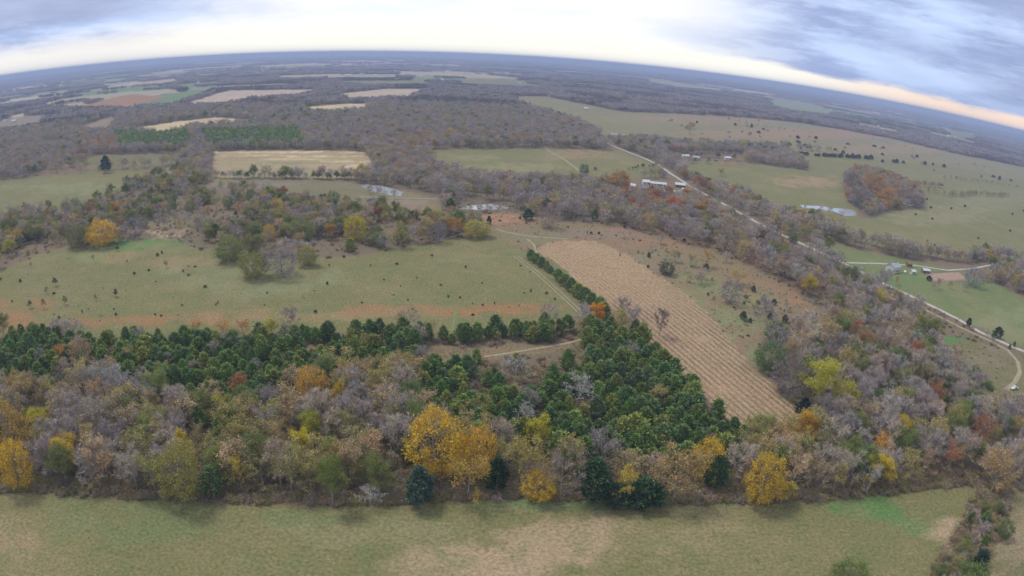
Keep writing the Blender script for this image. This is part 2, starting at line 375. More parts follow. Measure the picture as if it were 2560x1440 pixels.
# soft patches of other grass: px, py, rx, ry, colour, strength
WOODS = [  # woodlots and thickets standing inside the fields above
    [(2108, 445), (2135, 425), (2200, 432), (2260, 455), (2300, 480), (2312, 522), (2270, 522), (2215, 528), (2170, 545), (2150, 548), (2140, 520), (2118, 505), (2108, 475)],
    [(1655, 378), (1700, 380), (1860, 392), (1862, 404), (1760, 404), (1690, 410), (1660, 400)],
]
BLOBS = [
    (40, 765, 100, 26, RED, .6), (300, 805, 150, 15, RED, .6), (480, 797, 100, 14, RED, .4), (760, 790, 260, 20, (0.36, 0.22, 0.12), .5), (900, 772, 70, 14, RED, .6),
    (1150, 778, 90, 13, RED, .7), (1290, 772, 110, 13, RED, .6), (1060, 775, 60, 12, RED, .6), (280, 640, 90, 16, (0.36, 0.24, 0.13), .4), (450, 655, 90, 16, (0.36, 0.24, 0.13), .35),
    (20, 820, 120, 30, RED, .7), (330, 612, 120, 14, (0.10, 0.21, 0.06), .95), (215, 640, 60, 12, (0.16, 0.24, 0.09), .5), (620, 700, 220, 40, (0.25, 0.27, 0.15), .4),
    (1350, 1370, 230, 70, (0.40, 0.28, 0.19), .75), (1180, 1400, 200, 50, (0.36, 0.27, 0.17), .5), (1600, 1330, 300, 50, (0.32, 0.25, 0.14), .45), (2370, 1330, 55, 55, (0.42, 0.30, 0.20), .8),
    (2180, 1270, 110, 30, (0.10, 0.20, 0.06), .85), (2290, 1310, 60, 25, (0.12, 0.20, 0.07), .6), (760, 1300, 160, 25, (0.13, 0.20, 0.08), .6), (330, 1300, 260, 50, (0.13, 0.19, 0.08), .45), (1330, 1262, 160, 14, (0.13, 0.21, 0.08), .7),
    (30, 1340, 60, 90, (0.34, 0.24, 0.15), .6), (1000, 1330, 300, 40, (0.27, 0.25, 0.14), .4), (1480, 1260, 300, 14, (0.16, 0.19, 0.09), .4), (2560, 1350, 70, 60, (0.36, 0.26, 0.18), .5),
    (480, 560, 120, 16, (0.17, 0.17, 0.08), .8), (720, 545, 150, 20, (0.17, 0.17, 0.08), .7), (640, 520, 80, 14, (0.20, 0.17, 0.10), .6), (900, 525, 140, 14, (0.22, 0.17, 0.11), .7), (1000, 560, 120, 12, (0.20, 0.17, 0.10), .6), (300, 530, 140, 22, (0.15, 0.15, 0.08), .7), (1060, 520, 120, 10, (0.26, 0.18, 0.12), .7), (700, 381, 190, 2.5, (0.66, 0.54, 0.34), .9), (640, 389, 90, 2, (0.64, 0.50, 0.30), .8), (800, 391, 100, 2.2, (0.66, 0.52, 0.32), .8), (720, 398, 150, 2, (0.60, 0.46, 0.28), .7), (860, 404, 70, 3, (0.64, 0.50, 0.30), .8), (600, 398, 60, 5, (0.28, 0.20, 0.12), .6), (760, 407, 120, 3, (0.22, 0.22, 0.11), .6), (900, 415, 30, 8, (0.66, 0.55, 0.38), .8), (700, 432, 170, 12, (0.22, 0.22, 0.12), .7), (640, 412, 90, 5, (0.22, 0.24, 0.13), .6),
    (1450, 386, 90, 12, (0.33, 0.20, 0.13), .7), (1190, 395, 60, 8, (0.30, 0.28, 0.16), .4), (1280, 420, 120, 10, (0.29, 0.27, 0.14), .5),
    (1800, 298, 200, 12, (0.29, 0.18, 0.12), .8), (2050, 335, 240, 14, (0.31, 0.18, 0.12), .85), (2250, 372, 180, 12, (0.30, 0.20, 0.13), .75), (1850, 335, 170, 10, (0.30, 0.19, 0.12), .6), (2400, 400, 150, 10, (0.24, 0.18, 0.12), .6), (1600, 300, 140, 10, (0.25, 0.21, 0.11), .5), (2230, 440, 120, 10, (0.23, 0.19, 0.11), .5),
    (2020, 455, 90, 14, (0.40, 0.25, 0.16), .6), (2330, 540, 130, 22, (0.28, 0.25, 0.15), .5), (2300, 600, 60, 10, (0.18, 0.17, 0.10), .4), (1850, 400, 70, 9, RED, .8), (2460, 500, 100, 30, (0.24, 0.25, 0.14), .4),
    (1980, 720, 110, 30, (0.34, 0.165, 0.09), .8), (1880, 655, 110, 20, (0.34, 0.165, 0.09), .75), (1700, 607, 120, 12, (0.34, 0.18, 0.10), .7), (1780, 660, 90, 16, (0.20, 0.175, 0.10), .6), (1930, 790, 70, 22, (0.19, 0.15, 0.11), .8), (1270, 545, 80, 14, (0.38, 0.20, 0.12), .8), (1560, 580, 120, 10, (0.33, 0.18, 0.11), .6),
    (1450, 585, 160, 10, MAUVE, .8), (1330, 598, 60, 10, (0.22, 0.20, 0.12), .7), (1740, 720, 80, 40, (0.20, 0.22, 0.10), .85), (1830, 800, 60, 50, (0.22, 0.23, 0.11), .85), (1900, 760, 60, 20, (0.25, 0.23, 0.12), .6), (1920, 900, 50, 50, (0.22, 0.22, 0.12), .9), (1980, 1010, 30, 50, (0.2, 0.19, 0.11), .9),
    (1650, 645, 60, 20, (0.21, 0.2, 0.12), .7), (1575, 780, 60, 26, (0.24, 0.15, 0.115), 1), (1640, 855, 60, 26, (0.36, 0.235, 0.15), .8), (1560, 730, 70, 20, (0.36, 0.24, 0.15), .4),
    (2230, 695, 120, 14, (0.12, 0.20, 0.07), .75), (2420, 720, 80, 20, (0.15, 0.21, 0.09), .4), (2520, 800, 90, 40, (0.23, 0.25, 0.13), .5), (2390, 850, 30, 14, (0.10, 0.20, 0.06), .9), (2470, 890, 60, 20, (0.22, 0.175, 0.12), .8),
    (640, 465, 110, 10, (0.22, 0.18, 0.15), .7), (840, 480, 90, 10, SAGE2, .7), (1020, 505, 60, 7, (0.27, 0.2, 0.16), .7), (200, 470, 160, 14, (0.25, 0.26, 0.14), .5),
    (390, 580, 70, 14, (0.36, 0.24, 0.17), .9), (400, 590, 60, 7, (0.5, 0.42, 0.27), .9), (560, 560, 40, 8, (0.36, 0.25, 0.17), .7), (1040, 540, 40, 8, (0.45, 0.28, 0.18), .8),
]


FARHOUSES = [(268, 181, 22), (290, 179, 30), (305, 177, 24), (345, 174, 34), (422, 182, 28), (300, 208, 24), (318, 209, 20), (496, 208, 16), (632, 161, 40), (714, 162, 34), (788, 160, 40), (630, 156, 34), (36, 306, 14), (14, 305, 12), (988, 179, 24), (1246, 184, 26), (1266, 184, 26), (1200, 183, 26), (1047, 185, 18), (970, 158, 40), (1763, 220, 20), (1782, 214, 24), (1870, 228, 20), (1900, 232, 22), (1955, 248, 16), (1998, 254, 18), (2025, 264, 20), (2077, 276, 14), (2120, 285, 18), (2133, 288, 16), (2142, 289, 14), (2212, 304, 18), (2196, 317, 12), (2372, 341, 20), (2390, 345, 26), (2250, 285, 40), (1300, 210, 18), (870, 190, 30), (905, 188, 26), (940, 190, 22), (1120, 178, 30), (590, 160, 50), (180, 192, 40), (1560, 178, 40), (1640, 190, 30)]
FARM_PTS = [ground(a, b)[:2] for a, b, _ in FARHOUSES]


def cover_at(x, y, colours=True):
    """-> field index (-1 woods), colour per point"""
    z = height(x, y); R = np.sqrt(x * x + y * y + CAM_H ** 2); k = F_PX / R
    px, py = to_px(x, y, z)
    w = (fbm(x / 9, y / 9, 31, 3) - 0.5) * 5.0 * np.minimum(k, 8)
    w2 = (fbm(x / 9, y / 9, 57, 3) - 0.5) * 2.5 * np.minimum(k, 8)
    idx = np.full(x.shape, -1, int)
    qx, qy = px + w, py + w2 * 0.6
    for i, (_, _, _, poly) in enumerate(FIELDS):
        idx[pip(poly, qx, qy)] = i
    for poly in WOODS: idx[pip(poly, qx, qy)] = -1
    # the country beyond what can be traced: a patchwork of farms in woodland
    d = np.hypot(x, y)
    ca, sa = math.cos(0.33), math.sin(0.33)
    u = (x * ca + y * sa) / 520 + (fbm(x / 900, y / 900, 3, 2) - .5) * 0.9; v = (-x * sa + y * ca) / 380 + (fbm(x / 900, y / 900, 4, 2) - .5) * 0.9
    hh = hash2(np.floor(u), np.floor(v), 77); hc = hash2(np.floor(u), np.floor(v), 78)
    dens = vnoise(x / 2600, y / 2600, 91)
    far = (idx < 0) & (d > 2300) & (hh < 0.26 + 0.42 * dens) & (((px < 1500) & (d > 2300)) | (d > 3600))
    far &= ~((px > 1150) & (d < 3000))
    u2 = (x * ca + y * sa) / 1500 + (fbm(x / 2500, y / 2500, 13, 2) - .5) * 0.9; v2 = (-x * sa + y * ca) / 1300 + (fbm(x / 2500, y / 2500, 14, 2) - .5) * 0.9
    h2 = hash2(np.floor(u2), np.floor(v2), 177); vf = (d > 4200) & (idx < 0)
    far = np.where(d > 4200, vf & (h2 < .56), far); hc = np.where(d > 4200, hash2(np.floor(u2), np.floor(v2), 178), hc)
    # tree lines along the field edges, and each big block split into smaller fields
    e1 = np.minimum(np.minimum(u % 1, 1 - u % 1) * 520, np.minimum(v % 1, 1 - v % 1) * 380)
    e2 = np.minimum(np.minimum((u2 * 2) % 1, 1 - (u2 * 2) % 1) * 750, np.minimum((v2 * 2) % 1, 1 - (v2 * 2) % 1) * 650)
    lineb = np.where(d > 4200, e2 < 38, e1 < 16) & (fbm(x / 160, y / 160, 88, 2) > .36)
    hc = np.where(d > 4200, hash2(np.floor(u2 * 2), np.floor(v2 * 2), 179), hc)
    far &= ~lineb
    # open yard and home field round each far farm, reaching towards the camera side where the view is clear
    for qx_, qy_ in FARM_PTS:
        D_ = math.hypot(qx_, qy_)
        if D_ < 1500: continue
        tx, ty = qx_ / D_, qy_ / D_; al = x * tx + y * ty - D_; ac = -x * ty + y * tx
        L_ = 60 + D_ * .05
        far |= (idx < 0) & (np.abs(al + L_ * .75) < L_) & (np.abs(ac) < 45 + D_ * .016)
    idx[far] = 900
    if not colours: return idx, px, py
    col = np.tile(np.array(WOODF), (x.size, 1)).reshape(x.shape + (3,))
    for i, (_, _, c, _) in enumerate(FIELDS): col[idx == i] = c
    pal = np.array([(0.24, 0.23, 0.13), TAN, BROWN, GREEN, PINK, (0.46, 0.38, 0.27), (0.36, 0.31, 0.20), (0.24, 0.22, 0.14)])
    col[far] = pal[(hc[far] * 7.99).astype(int)]
    for bx, by, rx, ry, c, s in BLOBS:
        q = ((px - bx) / rx) ** 2 + ((py - by) / ry) ** 2
        m = q < 4
        if not m.any(): continue
        n = fbm(x[m] / 11, y[m] / 11, 71, 5)
        a = s * sstep(-(q[m] + (n - 0.5) * 4.5), -1.6, 0.0)
        col[m] = col[m] * (1 - a[:, None]) + np.array(c) * a[:, None]
    return idx, col, px, py


def make_mesh(name, V, Fc, mats=None, mi=None, smooth=False, loop_total=None):
    me = bpy.data.meshes.new(name)
    V = np.asarray(V, np.float32); Fc = np.asarray(Fc, np.int32)
    nf, k = Fc.shape
    me.vertices.add(len(V)); me.vertices.foreach_set('co', V.ravel())
    me.loops.add(nf * k); me.loops.foreach_set('vertex_index', Fc.ravel())
    me.polygons.add(nf); me.polygons.foreach_set('loop_start', np.arange(0, nf * k, k, dtype=np.int32))
    me.polygons.foreach_set('loop_total', np.full(nf, k, np.int32))
    for m in (mats or []): me.materials.append(m)
    if mi is not None: me.polygons.foreach_set('material_index', np.asarray(mi, np.int32))
    if smooth: me.polygons.foreach_set('use_smooth', np.ones(nf, bool))
    me.update(calc_edges=True)
    return me


def build_ground():
    az = np.concatenate([np.arange(-180, -75, 5.0), np.arange(-75, -52, 0.3), np.arange(-52, 52, 0.115), np.arange(52, 75, 0.3), np.arange(75, 180, 5.0)])
    dep = np.concatenate([[89.9, 80, 70, 62, 57], np.arange(54, 10, -0.15), np.arange(10, 0.11, -0.075)])
    R = CAM_H / np.tan(np.radians(dep))
    A, D = np.meshgrid(np.radians(az), R)
    X = D * np.sin(A); Y = D * np.cos(A); Z = height(X, Y)
    nr, nc = X.shape
    idx, col, px, py = cover_at(X, Y)
    vid = np.arange(nr * nc).reshape(nr, nc)
    nxt = np.roll(vid, -1, axis=1)
    Q = np.stack([vid[:-1], vid[1:], nxt[1:], nxt[:-1]], -1).reshape(-1, 4)
    V = np.stack([X, Y, Z], -1).reshape(-1, 3); C = col.reshape(-1, 3)
    fi = idx.reshape(-1)[Q[:, 0]]
    groups = {}
    for i, f in enumerate(FIELDS): groups.setdefault(f[0] + '|' + (f[0] + str(i) if f[0] in ('meadow', 'pasture', 'clearing', 'far_field') else ''), (f[0], f[1], []))[2].append(i)
    groups['far'] = ('far_fields', 'grass', [900]); groups['wood'] = ('ground', 'wood', [-1])
    for key, (nm, mk, ids) in groups.items():
        sel = np.isin(fi, ids)
        if not sel.any(): continue
        q = Q[sel]; u, inv = np.unique(q, return_inverse=True)
        me = make_mesh(nm, V[u], inv.reshape(q.shape), [M_GROUND[mk]], smooth=True)
        ca = me.color_attributes.new('cover', 'FLOAT_COLOR', 'POINT')
        cc = np.ones((len(u), 4), np.float32); cc[:, :3] = C[u]; ca.data.foreach_set('color', cc.ravel())
        o = bpy.data.objects.new(nm, me); COL.objects.link(o); tag(o, kind='structure')


build_ground()
# ------------------------------------------------------------------ tree prototypes
def frame_of(d):
    d = d / (np.linalg.norm(d) + 1e-9)
    a = np.array([0, 0, 1.0]) if abs(d[2]) < 0.9 else np.array([1.0, 0, 0])
    u = np.cross(d, a); u /= np.linalg.norm(u); v = np.cross(d, u)
    return u, v


class Geo:
    def __init__(s): s.v = []; s.f = []; s.n = 0
    def tube(s, pts, rad, k=5):
        m = len(pts); dirs = [pts[min(i + 1, m - 1)] - pts[max(i - 1, 0)] for i in range(m)]
        for i in range(m):
            u, v = frame_of(dirs[i])
            for j in range(k):
                a = 2 * math.pi * j / k
                s.v.append(pts[i] + (u * math.cos(a) + v * math.sin(a)) * rad[i])
        for i in range(m - 1):
            for j in range(k):
                a = s.n + i * k + j; b = s.n + i * k + (j + 1) % k
                s.f.append((a, b, b + k, a + k))
        s.n += m * k
    def arrays(s): return np.array(s.v, float).reshape(-1, 3), np.array(s.f, int).reshape(-1, 4)


def leaves(cent, size, rng, upright=0.3, asp=0.8):
    """one small folded leaf-spray quad per centre"""
    n = len(cent)
    nrm = rng.normal(size=(n, 3)); nrm[:, 2] = np.abs(nrm[:, 2]) + upright
    nrm /= np.linalg.norm(nrm, axis=1)[:, None]
    t = np.cross(nrm, rng.normal(size=(n, 3))); t /= np.linalg.norm(t, axis=1)[:, None] + 1e-9
    b = np.cross(nrm, t)
    s = (size * rng.uniform(0.6, 1.4, n))[:, None]
    V = np.stack([cent - t * s, cent - b * s * asp, cent + t * s, cent + b * s * asp], 1).reshape(-1, 3)
    F = np.arange(4 * n).reshape(n, 4)
    return V, F


def slivers(base, dirs, length, width, rng):
    n = len(base)
    d = dirs / (np.linalg.norm(dirs, axis=1)[:, None] + 1e-9)
    u = np.cross(d, rng.normal(size=(n, 3))); u /= np.linalg.norm(u, axis=1)[:, None] + 1e-9
    L = (length * rng.uniform(0.6, 1.3, n))[:, None]; Wd = (width * rng.uniform(0.7, 1.3, n))[:, None]
    tip = base + d * L; mid = base + d * L * 0.5
    V = np.stack([base - u * Wd * .35, mid - u * Wd * .5, tip, mid + u * Wd * .5], 1).reshape(-1, 3)
    return V, np.arange(4 * n).reshape(n, 4)


def skeleton(rng, H=12.0, spread=0.42, nl=6, forks=True, trunk_r=0.22, lean=0.03, first=0.22, lod=1.0):
    """trunk, limbs and branches of a broadleaved tree; returns wood geometry and branch tips"""
    g = Geo(); tips = []; mids = []
    top = np.array([rng.normal() * lean * H, rng.normal() * lean * H, H * 0.74])
    tr = [np.zeros(3)]
    for i in range(1, 6):
        f = i / 5; tr.append(top * f + np.array([rng.normal(), rng.normal(), 0]) * 0.10 * H * 0.1 * math.sin(f * 3.1))
    g.tube(tr, [trunk_r * (1 - 0.8 * i / 5) for i in range(6)], 6)
    for i in range(nl * 2 + 2):
        f = first + (0.96 - first) * (i + rng.uniform(0, .8)) / (nl * 2 + 2)
        p0 = tr[int(f * 5)] * (1 - (f * 5 % 1)) + tr[min(5, int(f * 5) + 1)] * (f * 5 % 1)
        az = i * 2.4 + rng.normal() * 0.5
        up = 0.35 + 0.85 * f + rng.normal() * 0.12
        out = np.array([math.cos(az), math.sin(az), up]); out /= np.linalg.norm(out)
        L = H * spread * (1.15 - 0.62 * f) * rng.uniform(0.8, 1.15)
        pts = [p0]; d = out.copy()
        for k in range(3):
            d = d + rng.normal(size=3) * 0.14 + np.array([0, 0, 0.09]); d /= np.linalg.norm(d)
            pts.append(pts[-1] + d * L / 3)
        r0 = trunk_r * 0.5 * (1 - 0.6 * f)
        g.tube(pts, [r0, r0 * .75, r0 * .5, r0 * .28], 4)
        for j in range(4):
            q = pts[1] + (pts[3] - pts[1]) * (j + rng.uniform(.1, 1)) / 4
            dd = d * 0.9 + rng.normal(size=3) * 0.75; dd[2] = abs(dd[2]) * 0.7 + 0.15; dd /= np.linalg.norm(dd)
            l2 = L * rng.uniform(0.28, 0.5)
            e = q + dd * l2; m = (q + e) / 2 + rng.normal(size=3) * l2 * 0.07
            g.tube([q, m, e], [r0 * .42, r0 * .3, r0 * .13], 3)
            tips.append((e, dd)); mids.append((m, dd))
        tips.append((pts[-1], d))
    return g, tips, mids


def broad_tree(seed, kind, lod=1.0):
    """kind: bare / thin (a few leaves left) / full"""
    rng = np.random.default_rng(seed)
    H = 12.0; spread = rng.uniform(0.36, 0.5)
    g, tips, mids = skeleton(rng, H, spread, nl=int(rng.integers(5, 7)), trunk_r=rng.uniform(.17, .24), first=rng.uniform(.16, .3))
    wv, wf = g.arrays()
    base, dr = [], []
    big = kind == 'big'; kind = 'full' if big else kind
    nt = {'bare': 15, 'thin': 10, 'full': 4}[kind]; nt = max(2, int(nt * lod))
    for p, d in tips + mids:
        for _ in range(nt):
            base.append(p + rng.normal(size=3) * 0.10); dr.append(d * 0.8 + rng.normal(size=3) * 0.62 + np.array([0, 0, .22]))
    tv, tf = slivers(np.array(base), np.array(dr), 1.25 if kind == 'bare' else 1.0, 0.075 / max(lod, .3) ** .6, rng)
    lv = np.zeros((0, 3)); lf = np.zeros((0, 4), int)
    if kind != 'bare':
        c = []
        nlv = {'thin': 16, 'full': 60}[kind] if not big else 105; nlv = max(3, int(nlv * lod))
        for i, (p, d) in enumerate(tips + mids):
            if kind == 'thin' and rng.random() < 0.25: continue
            w = rng.uniform(0.6, 1.2) * (0.62 if kind == 'thin' else 0.66)
            c.append(p + d * 0.3 + rng.normal(size=(int(nlv * rng.uniform(.5, 1.5)), 3)) * np.array([w, w, w * 0.8]))
        c = np.concatenate(c); c[:, 2] = np.maximum(c[:, 2], 1.0)
        lv, lf = leaves(c, (0.15 if kind == 'thin' else 0.10 if big else 0.14) / max(lod, .25) ** .5, rng)
    crown_v = np.concatenate([tv, lv]); crown_f = np.concatenate([tf, lf + len(tv)])
    mi = np.concatenate([np.zeros(len(tf), int), np.ones(len(lf), int)])
    return wv, wf, crown_v, crown_f, mi


def round_tree(seed, kind):
    """open-grown tree: crown a full dome down to near the ground"""
    rng = np.random.default_rng(seed); H = 10.0
    g, tips, mids = skeleton(rng, H, .52, nl=8, trunk_r=.26, first=.10)
    wv, wf = g.arrays()
    R0 = 4.7; n = 230; q = rng.normal(size=(n, 3)); q /= np.linalg.norm(q, axis=1)[:, None]
    lob = 1 + .12 * np.sin(6 * q[:, 2] + rng.uniform(0, 6)) * np.sin(4 * np.arctan2(q[:, 1], q[:, 0])) + .12 * np.sin(3 * np.arctan2(q[:, 1], q[:, 0]) + rng.uniform(0, 6)) + .08 * rng.normal(size=n)
    rr = rng.uniform(.55, 1.0, n) ** .5 * lob
    P = np.column_stack([q[:, 0] * R0 * rr, q[:, 1] * R0 * rr, 5.2 + q[:, 2] * 4.6 * rr]); P[:, 2] = np.maximum(P[:, 2], .8)
    D = q + np.array([0, 0, .35])
    m = 14 if kind == 'bare' else 5
    base = np.repeat(P, m, 0) + rng.normal(size=(n * m, 3)) * .25; dr = np.repeat(D, m, 0) + rng.normal(size=(n * m, 3)) * .55
    tv, tf = slivers(base, dr, 1.1, .075, rng)
    if kind == 'bare': return wv, wf, tv, tf, np.zeros(len(tf), int)
    c = np.repeat(P, 24, 0) + rng.normal(size=(n * 24, 3)) * .38; c[:, 2] = np.maximum(c[:, 2], .3)
    lv, lf = leaves(c, .14, rng)
    return wv, wf, np.concatenate([tv, lv]), np.concatenate([tf, lf + len(tv)]), np.concatenate([np.zeros(len(tf), int), np.ones(len(lf), int)])


def cedar(seed, lod=1.0, slim=1.0, H=8.0):
    """dense evergreen cone, ragged outline of upswept sprays"""
    rng = np.random.default_rng(seed)
    g = Geo(); Rm = H * 0.31 * slim * rng.uniform(.9, 1.15)
    g.tube([np.array([0, 0, 0.0]), np.array([0, 0, H * .5]), np.array([0, 0, H * .96])], [0.16, 0.09, 0.02], 5)
    wv, wf = g.arrays()
    base, dr, ln = [], [], []
    nb = int(95 * max(lod, .35)); lob = rng.uniform(0, 6.28, 3)
    for i in range(nb):
        f = (i + rng.random()) / nb                      # up the stem
        az = i * 2.39996 + rng.normal() * .35
        prof = (1 - f ** 1.35) ** 0.80 * (0.66 + 0.34 * min(1, f * 5))
        R = Rm * prof * (1 + 0.20 * math.sin(2 * az + lob[0]) + 0.13 * math.sin(5 * az + lob[1] + f * 6)) * rng.uniform(.78, 1.2) + 0.12
        z0 = H * (0.03 + 0.93 * f); rise = R * rng.uniform(.35, .8)
        dirh = np.array([math.cos(az), math.sin(az), 0])
        n = max(5, int(24 * lod * (0.45 + R / Rm)))
        for _ in range(n):
            s = rng.uniform(0.35, 1.0) ** .7
            p = dirh * R * s + np.array([0, 0, z0 + rise * s]) + rng.normal(size=3) * 0.16
            base.append(p); dr.append(dirh * .75 + rng.normal(size=3) * .5 + np.array([0, 0, .62]))
    base = np.array(base); dr = np.array(dr)
    base[:, 2] = np.minimum(base[:, 2], H * .98)
    tv, tf = slivers(base, dr, 0.66 / max(lod, .3) ** .35, 0.24 / max(lod, .25) ** .45, rng)
    return wv, wf, tv, tf, np.zeros(len(tf), int)


def bush(seed, leafy=True, lod=1.0):
    rng = np.random.default_rng(seed); g = Geo(); tips = []
    for i in range(9):
        az = rng.uniform(0, 6.28); d = np.array([math.cos(az) * .6, math.sin(az) * .6, rng.uniform(.6, 1.2)])
        e = d * rng.uniform(0.9, 1.5); g.tube([np.zeros(3), e * .5 + rng.normal(size=3) * .06, e], [.04, .03, .012], 3); tips.append((e, d)); tips.append((e * .6, d))
    wv, wf = g.arrays()
    base = np.concatenate([np.repeat(p[None], 14, 0) + rng.normal(size=(14, 3)) * .15 for p, d in tips])
    dr = np.concatenate([np.repeat(d[None], 14, 0) + rng.normal(size=(14, 3)) * .6 for p, d in tips])
    tv, tf = slivers(base, dr, .6, .05, rng)
    if leafy:
        c = np.concatenate([p + rng.normal(size=(16, 3)) * .34 for p, d in tips]); c[:, 2] = np.maximum(c[:, 2], .12)
        lv, lf = leaves(c, .13, rng)
        return wv, wf, np.concatenate([tv, lv]), np.concatenate([tf, lf + len(tv)]), np.concatenate([np.zeros(len(tf), int), np.ones(len(lf), int)])
    return wv, wf, tv, tf, np.zeros(len(tf), int)


def clump(seed, conifer=False):
    """a few neighbouring trees of a far wood, seen as one bumpy mass about 26 m across"""
    rng = np.random.default_rng(seed); C = []
    for i in range(9):
        cx, cy = rng.uniform(-11, 11, 2); h = rng.uniform(9, 14); r = rng.uniform(3.0, 4.6)
        q = rng.normal(size=(60, 3)); q /= np.linalg.norm(q, axis=1)[:, None]; q[:, 2] = np.abs(q[:, 2]) * 1.0
        q *= rng.uniform(.75, 1.05, (60, 1))
        C.append(np.stack([cx + q[:, 0] * r * (.6 if conifer else 1), cy + q[:, 1] * r * (.6 if conifer else 1), h * .45 + q[:, 2] * h * .55], 1))
    for i in range(40): C.append(np.array([[rng.uniform(-13, 13), rng.uniform(-13, 13), rng.uniform(1, 5)]]))
    C = np.concatenate(C)
    lv, lf = leaves(C, 0.95, rng, .2)
    g = Geo()
    for i in range(6):
        cx, cy = rng.uniform(-11, 11, 2); g.tube([np.array([cx, cy, 0]), np.array([cx, cy, 9.0])], [.3, .1], 3)
    wv, wf = g.arrays()
    return wv, wf, lv, lf, np.zeros(len(lf), int)


PARTS = {}      # kind -> list of (trunk mesh, crown mesh, joined mesh, height, width)


def add_proto(kind, data, crown_mats, bark):
    wv, wf, cv, cf, mi = data
    tm = make_mesh(kind + '_trunk', wv, wf, [bark]); cm = make_mesh(kind + '_crown', cv, cf, crown_mats, mi)
    jm = make_mesh(kind + '_whole', np.concatenate([wv, cv]), np.concatenate([wf, cf + len(wv)]), [bark] + crown_mats, np.concatenate([np.zeros(len(wf), int), mi + 1]))
    Hh = cv[:, 2].max(); Ww = np.percentile(np.hypot(cv[:, 0], cv[:, 1]), 96) * 2
    PARTS.setdefault(kind, []).append((tm, cm, jm, float(Hh), float(Ww)))


for s in range(6):
    add_proto('bare', broad_tree(100 + s, 'bare'), [M_TWIG], M_BARK)
    add_proto('thin', broad_tree(200 + s, 'thin'), [M_TWIG, M_LEAF], M_BARK)
    add_proto('cedar', cedar(400 + s), [M_NEEDLE], M_BARK)
for s in range(5):
    add_proto('full', broad_tree(300 + s, 'full'), [M_TWIG, M_LEAF], M_BARK)
    add_proto('big', broad_tree(350 + s, 'big'), [M_TWIG, M_LEAF], M_BARK)
for s in range(4):
    add_proto('round', round_tree(650 + s, 'full'), [M_TWIG, M_LEAF], M_BARK)
    add_proto('roundbare', round_tree(660 + s, 'bare'), [M_TWIG], M_BARK)
for s in range(3):
    add_proto('dead', broad_tree(500 + s, 'bare', .45), [M_PALE_BARK], M_PALE_BARK)
    add_proto('bush', bush(600 + s), [M_TWIG, M_LEAF], M_BARK)
    add_proto('barebush', bush(620 + s, False), [M_TWIG], M_BARK)
for s in range(3):
    add_proto('bare_lo', broad_tree(700 + s, 'bare', .42), [M_TWIG], M_BARK)
    add_proto('thin_lo', broad_tree(720 + s, 'thin', .4), [M_TWIG, M_LEAF], M_BARK)
    add_proto('full_lo', broad_tree(740 + s, 'full', .4), [M_TWIG, M_LEAF], M_BARK)
    add_proto('cedar_lo', cedar(760 + s, .35), [M_NEEDLE], M_BARK)
    add_proto('clump', clump(780 + s), [M_LEAF], M_BARK)
    add_proto('conifer_clump', clump(790 + s, True), [M_LEAF], M_BARK)

T_BARE = [(.44, .37, .32), (.38, .32, .295), (.50, .41, .33), (.36, .31, .30), (.47, .37, .29), (.42, .385, .365)]
T_BROWN = [(.45, .34, .15), (.39, .34, .13), (.48, .34, .18), (.42, .33, .18), (.53, .39, .24), (.36, .33, .12), (.46, .37, .14)]
T_RUST = [(.50, .24, .09), (.42, .20, .09), (.52, .30, .09)]
T_YEL = [(.62, .46, .05), (.64, .38, .04), (.52, .46, .06)]
T_GREEN = [(.23, .26, .08), (.27, .28, .09), (.19, .24, .08)]
T_CEDAR = [(.20, .30, .08), (.225, .31, .085), (.16, .245, .085), (.30, .33, .09), (.18, .265, .11)]


def jit(c, r, a=.12):
    k = 1 + r.uniform(-a, a)
    return tuple(min(1, max(.01, v * k * (1 + r.uniform(-a, a) * .35))) for v in c)


